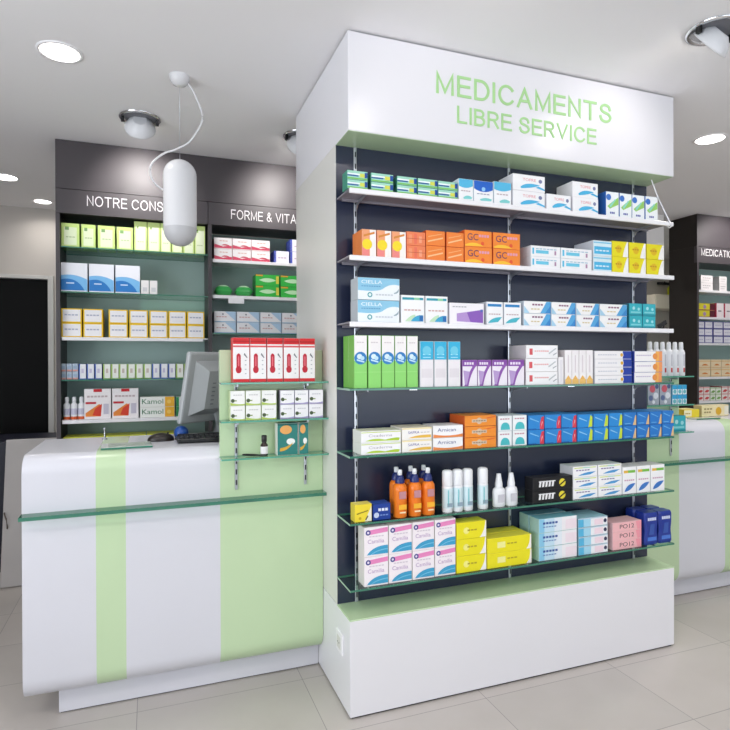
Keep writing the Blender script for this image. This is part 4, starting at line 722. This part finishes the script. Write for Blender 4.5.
# dropper bottle and spectacles on the left counter's lowest glass shelf
r = thing('dropper_bottle', 'small dark bottle with white label and black cap on third glass shelf', 'bottle', (.452, 2.45, 1.0065))
b = MB(); b.lathe([(.014, 0), (.0155, .003), (.0155, .045), (.009, .055), (.009, .058)], mat('amber_glass', '#2a1a14', .15)); b.obj('bottle_body', r)
b = MB(); b.lathe([(.0156, .008), (.0158, .009), (.0158, .038), (.0156, .039)], mat('white_paper', '#eceaec', .6)); b.obj('paper_label', r)
b = MB(); b.lathe([(.0105, .058), (.0115, .06), (.0115, .082), (.01, .086), (.003, .086)], BLACK); b.obj('cap', r)
b = MB(); b.tube([(.0, .0, .005), (-.025, -.004, .009), (-.05, -.01, .012), (-.062, -.005, .011), (-.064, .006, .009), (-.05, .01, .006), (-.02, .006, .004), (.0, .004, .004), (.02, -.012, .004), (.03, -.013, .004)], .0035, BLACK)
tag(b.obj('cable_loop', None, (.425, 2.438, 1.0063)), 'thin black loop of cord lying before the small dark bottle', 'cord')

# green pouches
def pouch(label, x):
    b = MB(); vs = []; n, mm = 10, 6; w, d, h = .112, .09, .07
    G1 = mat('green_foil', '#3fae58', .3)
    for s in (1, -1):
        for j in range(mm + 1):
            for i in range(n + 1):
                u, v = i / n * 2 - 1, j / mm * 2 - 1
                z = h / 2 + s * h / 2 * (max(0, (1 - abs(u) ** 3)) * max(0, (1 - abs(v) ** 3))) ** .6
                vs.append((u * w / 2, v * d / 2, z))
    N = (n + 1) * (mm + 1)
    for s in (0, 1):
        fs = [(s * N + j * (n + 1) + i, s * N + j * (n + 1) + i + 1, s * N + (j + 1) * (n + 1) + i + 1, s * N + (j + 1) * (n + 1) + i) for j in range(mm) for i in range(n)]
        if s: fs = [f[::-1] for f in fs]
        b.raw(vs, fs, G1, True)
    o = b.obj('pouch', None, (x, 3.86, 1.8322))
    q = MB(); q.lathe([(.032, .0), (.033, .002), (.02, .006), (.003, .007)], mat('pale_green_print', '#c8ecc4', .4), seg=20); l = q.obj('printed_label', o); l.location = (0, -.012, h - .004); l.scale = (1, .6, 1); l.rotation_euler = (.35, 0, 0)
    tag(o, label, 'pouch', 'green foil pouches'); return o
pouch('shiny green pouch, left one of two, beside the bright green cartons on wall shelf', .448)
pouch('shiny green pouch, right one of two, beside the bright green cartons on wall shelf', .580)
b = MB(); b.box(0, .1, 0, .002, 0, .03, SHELFW); tag(b.obj('price_label', None, (.47, 3.7695, 1.7815)), 'blank white shelf ticket under the green pouches', 'price label')
# flat lime cartons low on the left wall unit
for i, x in enumerate((-.48, -.25, -.02)):
    b = MB(); b.box(0, .225, 0, .16, 0, .04, ink('#c9cf3e'), .001, top=ink('#d8dc5a'))
    b.box(.02, .1, -.0006, .0002, .01, .03, ink('#e8ecb0'))
    tag(b.obj('carton', None, (x, 3.79, .9256)), 'flat lime yellow carton, %s of three, lying low behind the counter top' % pos[i], 'carton', 'flat lime yellow cartons')
b = MB(); b.lathe([(.012, 0), (.012, .004), (.003, .008), (.003, .045), (.006, .05), (.002, .055)], METAL); tag(b.obj('pin_stand', None, (-.2, 2.95, 1.0455)), 'tiny metal stand at the back edge of left counter behind the glass tray', 'stand')

# ------------------------------------------------------------------ things on the left counter
r = thing('coin_tray', 'pale glass tray lying on the green stripe of left counter', 'tray', (-.095, 2.655, 1.0455))
b = MB(); PG = mat('pale_glass_slab', '#c4cec6', .12, vary=.06)
mt = Matrix.Rotation(radians(4), 4, 'Z'); b.box(-.1, .1, -.07, .07, 0, .009, PG, .002, mt=mt); b.obj('tray_body', r)
b = MB(); b.box(-.099, .099, -.071, -.0695, .001, .008, GEDGE, mt=mt); b.obj('tray_edge', r)
b = MB(); b.box(-.07, .07, -.045, .045, .0092, .0105, mat('tray_pad', '#aeb8ae', .5), .0005, mt=mt); b.obj('tray_pad', r)
r = thing('computer_mouse', 'black computer mouse on left counter beside the keyboard', 'mouse', (.045, 2.80, 1.0455))
b = MB(); vs = []; n, m_ = 12, 16
for i in range(n + 1):
    t = i / n * pi / 2
    for k in range(m_):
        a = 2 * pi * k / m_; vs.append((.058 * cos(t) * cos(a) * (1 + .0), .034 * cos(t) * sin(a), .036 * sin(t) ** .8 if t > 0 else 0))
fs = [(i * m_ + k, i * m_ + (k + 1) % m_, (i + 1) * m_ + (k + 1) % m_, (i + 1) * m_ + k) for i in range(n) for k in range(m_)]
b.raw(vs, fs, mat('dark_brown_plastic', '#241c1a', .3), True); b.obj('mouse_shell', r)
b = MB(); b.lathe([(.004, 0), (.005, .001), (.005, .006), (.004, .007)], BLACK, .03, 0, .03, 10); b.obj('scroll_wheel', r)
r = thing('keyboard', 'black keyboard on left counter in front of the monitor stand', 'keyboard', (.235, 2.72, 1.0455))
b = MB(); b.box(-.125, .135, -.065, .065, 0.004, .022, BLACK, .004); b.box(-.12, .13, .04, .06, .0, .03, BLACK, .002); b.obj('keyboard_body', r)
KC = mat('key_caps', '#222226', .5); b = MB()
for j in range(4):
    for i in range(11): b.box(-.115 + .0222 * i, -.097 + .0222 * i, -.055 + .023 * j, -.037 + .023 * j, .022, .028, KC, .001)
b.obj('keys', r)
# monitor seen from behind
r = thing('monitor', 'grey monitor seen from behind on left counter beside green panel', 'monitor', (.235, 2.9, 1.0455))
SG = mat('silver_grey_plastic', '#a9adb0', .35, vary=.03); mt = Matrix.Translation((.03, .02, .0)) @ Matrix.Rotation(radians(-14), 4, 'Y') @ Matrix.Rotation(radians(-8), 4, 'X')
mt = Matrix.Translation((.05, .0, .07)) @ Matrix.Rotation(radians(38), 4, 'Z') @ Matrix.Rotation(radians(12), 4, 'X')
b = MB(); b.box(-.2, .2, .0, .028, .0, .34, SG, .01, mt=mt); b.obj('screen_housing', r)
b = MB(); P0 = [(-.16, 0, .04), (.16, 0, .04), (.16, 0, .3), (-.16, 0, .3)]; P1 = [(-.11, -.045, .08), (.11, -.045, .08), (.11, -.045, .26), (-.11, -.045, .26)]
b.raw([tuple(mt @ Vector(p)) for p in P0 + P1], [(0, 1, 5, 4), (1, 2, 6, 5), (2, 3, 7, 6), (3, 0, 4, 7), (4, 5, 6, 7)], SG)
for k in range(6): b.box(-.08, -.06, -.046, -.0445, .1 + .02 * k, .106 + .02 * k, mat('grey_vent', '#80848a', .5), mt=mt)
b.obj('rear_bulge', r)
b = MB(); b.box(-.185, .185, .0282, .03, .02, .325, mat('dark_screen', '#101216', .1), mt=mt); b.obj('screen', r)
b = MB(); b.tube([(.07, .0, .012), (.075, .005, .1), (.07, -.0, .2)], .022, SG, 12); b.lathe([(.11, 0), (.11, .006), (.1, .012), (.03, .02)], BLACK, .07, .0, 0, 28); b.obj('monitor_stand', r)
r = thing('scanner', 'rounded blue hand scanner on left counter under the monitor', 'scanner', (.135, 2.83, 1.0455))
BL = mat('blue_plastic', '#1e4f9e', .3); b = MB(); b.lathe([(.018, 0), (.028, .006), (.034, .025), (.03, .045), (.018, .058), (.004, .062)], BL); b.obj('scanner_body', r)
b = MB(); b.lathe([(.03, 0), (.03, .005)], BLACK); b.obj('scanner_foot', r)
# tray on the right counter
r = thing('coin_tray', 'pale glass tray on right counter near the yellow cartons', 'tray', (3.19, 2.60, 1.0455))
b = MB(); b.box(-.1, .1, -.02, .05, 0, .009, PG, .002); b.obj('tray_body', r)
b = MB(); b.box(-.099, .099, -.0212, -.0198, .001, .008, GEDGE); b.obj('tray_edge', r)

# ------------------------------------------------------------------ back of the room
r = thing('leaning_board', 'pale grey board leaning behind the left end of the counter', 'board', (-.62, 4.16, 0))
mt = Matrix.Rotation(radians(-12), 4, 'X'); b = MB(); BD = mat('pale_board', '#b9b4b2', .5)
b.box(-.262, .2, 0, .02, 0.004, .925, BD, .003, mt=mt); b.obj('board_panel', r)
b = MB(); b.tube([tuple(mt @ Vector(p)) for p in [(-.235, .0, .36), (-.232, -.02, .38), (-.238, -.024, .42), (-.25, -.02, .45), (-.255, 0, .46)]], .004, mat('brown_cord', '#5a4c44', .7)); b.obj('cord_handle', r)
r = thing('low_cabinet', 'dark navy low cabinet behind the leaning pale board', 'cabinet', (-.8, 4.70, 0))
NVY = mat('dark_navy_laminate', '#14162a', .4); b = MB(); b.box(-.5, .42, -.24, .24, .04, .88, NVY, .004); b.box(-.48, .4, -.21, .22, 0, .04, SLOT); b.obj('cabinet_body', r)
for xa, xb in ((-.495, -.045), (-.035, .415)):
    b = MB(); b.box(xa, xb, -.258, -.2405, .05, .87, NVY, .002); o = b.obj('door', r)
    q = MB(); q.box((xa + xb) / 2 - .05, (xa + xb) / 2 + .05, -.27, -.258, .8, .81, METAL, .001); q.obj('handle', o)
# hanging partition between the two wall units
slab('trim_1', 3.95, 4.282, 3.9, 4.0, 2.142, HC, m=mat('white_partition', '#eceaea', .5, vary=.01))
BG = mat('beige_wall_cabinet', '#cfc9ba', .6)
r = thing('wall_cabinet', 'white wall cabinet on the back wall between display and dark shelving', 'cabinet', (5.9, 5.36, 2.03))
b = MB(); b.box(-.3, .55, -.12, .135, 0, .17, BG, .003); b.obj('cabinet_body', r); b = MB(); b.box(-.295, .545, -.135, -.121, .005, .165, BG, .002); b.obj('door', r)
for i, z in enumerate((1.75, 1.5)):
    b = MB(); b.box(-.5, .6, -.13, .13, 0, .025, mat('white_metal_shelf', '#f2f1f4', .35), .002)
    tag(b.obj('wall_shelf', None, (5.8, 5.365, z)), 'narrow pale wall shelf on the back wall, %s of two' % ('upper', 'lower')[i], 'shelf')
r = thing('coat_hook_rail', 'small rail of black hooks on back wall beside dark shelving', 'hook rail', (6.04, 5.47, 2.36))
b = MB(); b.box(-.12, .12, 0, .028, 0, .03, BLACK, .002); b.obj('rail', r)
for x in (-.08, 0, .08):
    b = MB(); b.tube([(x, 0, .012), (x, -.03, .0), (x, -.05, .012), (x, -.055, .03)], .006, BLACK); b.obj('hook', r)
r = thing('yellow_cleaning_bottle', 'yellow object with black dot hanging below the black hooks', 'bottle', (6.07, 5.42, 2.204))
b = MB(); b.lathe([(.04, 0), (.045, .01), (.045, .11), (.02, .14), (.018, .15)], mat('yellow_plastic', '#dce02a', .4), seg=16); b.obj('bottle_body', r)
b = MB(); b.lathe([(.014, .0), (.014, .003)], BLACK, seg=12); o = b.obj('black_dot', r); o.location = (-.01, -.047, .04); o.rotation_euler = (pi / 2, 0, 0)
r = thing('price_tag_holder', 'black and white ticket holder on third shelf right end', 'ticket holder', (2.378, 2.168, 1.5615))
b = MB(); b.lathe([(.018, 0), (.018, .004), (.004, .006), (.004, .02)], BLACK, seg=16); b.obj('foot', r)
b = MB(); b.box(-.03, .03, -.002, .002, .012, .034, BLACK, .001, mt=Matrix.Rotation(radians(-25), 4, 'Y')); b.obj('clip', r)

# ------------------------------------------------------------------ lights in the room
LAMP = emit('lamp_diffuser', '#fffaf2', 9)
def downlight(x, y, label, power=9, big=.075, lamp=True):
    r = thing('ceiling_downlight', label, 'ceiling light', (x, y, HC), 'round recessed ceiling downlights')
    b = MB(); n = 32; vs = []
    for rr, z in ((big + .014, 0), (big + .013, -.004), (big + .001, -.005), (big, -.001)):
        for k in range(n): a = 2 * pi * k / n; vs.append((rr * cos(a), rr * sin(a), z))
    b.raw(vs, [(i * n + k, i * n + (k + 1) % n, (i + 1) * n + (k + 1) % n, (i + 1) * n + k) for i in range(3) for k in range(n)], SHELFW, True); b.obj('trim_ring', r)
    b = MB(); b.lathe([(big, -.0015), (big - .002, -.001)], LAMP, seg=32); b.obj('diffuser', r)
    if lamp:
        ld = bpy.data.lights.new('downlight_lamp', 'AREA'); ld.shape = 'DISK'; ld.size = big * 2; ld.energy = power; ld.color = (1, .96, .9); ld.spread = radians(150)
        lo = bpy.data.objects.new('downlight_lamp', ld); COL.objects.link(lo); lo.parent = r; lo.location = (0, 0, -.012)
DL = 7
downlight(-.347, 2.713, 'round downlight in the ceiling above the left end of left counter', DL * .3)
downlight(3.077, 2.477, 'round downlight in the ceiling right of the central header', DL)
downlight(-.941, 4.654, 'round downlight near the far back left of the ceiling', DL * .3)
downlight(-.80, 5.25, 'round downlight over the dark door at far left', DL * .2, .06)
for i, (x, y) in enumerate(((.4, .6), (2.2, .3), (4.2, .6), (-1.6, .5), (6.2, 2.2), (1.2, -1.4), (3.6, -1.4), (2.9, 4.7), (5.0, 4.75), (1.0, 4.8))):
    downlight(x, y, 'round recessed ceiling downlight that the photo does not show', DL * 1.2)
def gimbal(x, y, label, tx_, ty_, tz_, power, ang=84):
    r = thing('ceiling_spotlight', label, 'spotlight', (x, y, HC), 'chrome gimbal spotlights'); b = MB(); n = 32; vs = []
    for rr, z in ((.105, 0), (.104, -.008), (.092, -.01), (.088, -.002)):
        for k in range(n): a = 2 * pi * k / n; vs.append((rr * cos(a), rr * sin(a), z))
    b.raw(vs, [(i * n + k, i * n + (k + 1) % n, (i + 1) * n + (k + 1) % n, (i + 1) * n + k) for i in range(3) for k in range(n)], CHROME, True); b.obj('trim_ring', r)
    d = (Vector((tx_, ty_, tz_)) - Vector((x, y, HC - .03))).normalized(); q = d.to_track_quat('-Z', 'Y')
    b = MB(); b.lathe([(.086, -.0015), (.087, -.0005)], mat('grey_recess', '#77787e', .5), seg=32); b.obj('recess', r)
    b = MB(); b.lathe([(.035, .03), (.06, .01), (.078, -.02), (.08, -.028), (.074, -.03), (.05, -.02)], mat('white_enamel', '#dfe0e4', .3), seg=28); o = b.obj('lamp_head', r); o.location = (0, 0, -.035); o.rotation_mode = 'QUATERNION'; o.rotation_quaternion = q
    e = MB(); e.lathe([(.048, -.0225), (.046, -.022)], LAMP, seg=24); e.obj('lens', o)
    b = MB(); b.box(-.094, -.078, -.01, .01, -.03, -.002, BLACK, .002); b.box(.078, .094, -.01, .01, -.03, -.002, BLACK, .002); b.obj('pivot', r)
    ld = bpy.data.lights.new('spot_lamp', 'SPOT'); ld.energy = power; ld.spot_size = radians(ang); ld.spot_blend = .8; ld.shadow_soft_size = .04; ld.color = (1, .95, .92)
    lo = bpy.data.objects.new('spot_lamp', ld); COL.objects.link(lo); lo.parent = r; lo.location = Vector((0, 0, -.035)) + d * .045; lo.rotation_mode = 'QUATERNION'; lo.rotation_quaternion = q
SP = 19
gimbal(-.044, 3.297, 'chrome gimbal spotlight above the left wall shelving header, beside pendant lamp', -.04, 3.757, 2.42, SP)
gimbal(.82, 3.25, 'chrome gimbal spotlight just left of the central header', .80, 3.757, 2.42, SP)
gimbal(4.78, 3.28, 'gimbal spotlight in front of the right wall shelving', 4.78, 3.757, 2.42, SP * 1.1)
gimbal(2.086, 1.657, 'chrome gimbal spotlight in the ceiling at top right of the photo', 1.95, 2.137, 2.3, 3.3, 125)
gimbal(1.0, 1.4, 'added unseen gimbal spotlight in front of the central header', 1.2, 2.137, 2.3, 3.3, 125)  # extra spotlight, unseen, added to brighten the header
# pendant lamp
r = thing('pendant_lamp', 'white capsule pendant lamp hanging over left counter', 'pendant lamp', (.131, 2.758, HC))
PW = mat('pendant_white', '#d9d9dc', .25, vary=.01)
b = MB(); b.lathe([(.012, -.045), (.03, -.038), (.042, -.02), (.045, 0)], PW, seg=28); b.obj('canopy', r)
b = MB(); b.tube([(0, 0, -.045), (0, 0, -.385)], .0012, METAL, 6); b.obj('wire', r)
cp = [(.035, 0, -.025), (.06, 0, -.06), (.098, 0, -.152), (.095, 0, -.2), (.07, 0, -.25), (.036, 0, -.298), (-.02, 0, -.335), (-.064, 0, -.355), (-.105, 0, -.39), (-.124, 0, -.42), (-.127, 0, -.448), (-.118, 0, -.48), (-.098, 0, -.505), (-.073, 0, -.522)]
sm = []
for i in range(len(cp) - 1):
    a0, a1, a2, a3 = [Vector(cp[max(0, min(len(cp) - 1, i + j))]) for j in (-1, 0, 1, 2)]
    for t in (0, .25, .5, .75): sm.append(.5 * ((2 * a1) + (-a0 + a2) * t + (2 * a0 - 5 * a1 + 4 * a2 - a3) * t * t + (-a0 + 3 * a1 - 3 * a2 + a3) * t ** 3))
sm.append(Vector(cp[-1])); b = MB(); b.tube(sm, .0045, PW, 8); b.obj('cord', r)
R_ = .073; b = MB(); b.lathe([(.004, -.379)] + [(R_ * sin(a), -.379 - R_ * (1 - cos(a))) for a in [i * pi / 20 for i in range(2, 11)]] + [(R_, -.69)], PW, seg=36); b.obj('shade', r)
b = MB(); b.lathe([(R_ * .985, -.69), (R_ * .99, -.697)] + [(R_ * .99 * cos(a), -.697 - R_ * sin(a)) for a in [i * pi / 20 for i in range(1, 10)]] + [(.004, -.769)], mat('pendant_diffuser', '#bfbfc2', .35, vary=.01), seg=36); b.obj('diffuser', r)
b = MB(); b.lathe([(.004, 0), (.005, .004)], BLACK, R_, 0, -.695, 8); b.obj('screw', r)

ld = bpy.data.lights.new('side_fill', 'AREA'); ld.shape = 'RECTANGLE'; ld.size = 4.2; ld.size_y = 1.9; ld.energy = 140; ld.color = (.93, .95, 1)  # fill lamp added at the left wall to brighten display side and ceiling
lo = bpy.data.objects.new('side_fill', ld); COL.objects.link(lo); lo.location = (X0R + .02, -.4, 1.45); lo.rotation_euler = (radians(125), 0, radians(-90))
# fill lamp added inside the shop front, tilted up at the ceiling; sky outside
ld = bpy.data.lights.new('front_fill', 'AREA'); ld.shape = 'RECTANGLE'; ld.size = 7.2; ld.size_y = 2.2; ld.energy = 125; ld.color = (.88, .93, 1)
lo = bpy.data.objects.new('front_fill', ld); COL.objects.link(lo); lo.location = (3.5, Y0R + .02, 1.35); lo.rotation_euler = (radians(156), 0, 0)
wd = bpy.data.worlds.new('sky'); SC.world = wd; wd.use_nodes = True; nt = wd.node_tree
bg = nt.nodes['Background']; bg.inputs[0].default_value = (.75, .85, 1, 1); bg.inputs[1].default_value = .6
SC.view_settings.view_transform = 'Standard'; SC.view_settings.look = 'None'; SC.view_settings.gamma = 1; SC.view_settings.use_curve_mapping = False
SC.view_settings.exposure = 0.1
SC.cycles.max_bounces = 8; SC.cycles.diffuse_bounces = 5; SC.cycles.transparent_max_bounces = 16
SC.cycles.caustics_reflective = False; SC.cycles.caustics_refractive = False
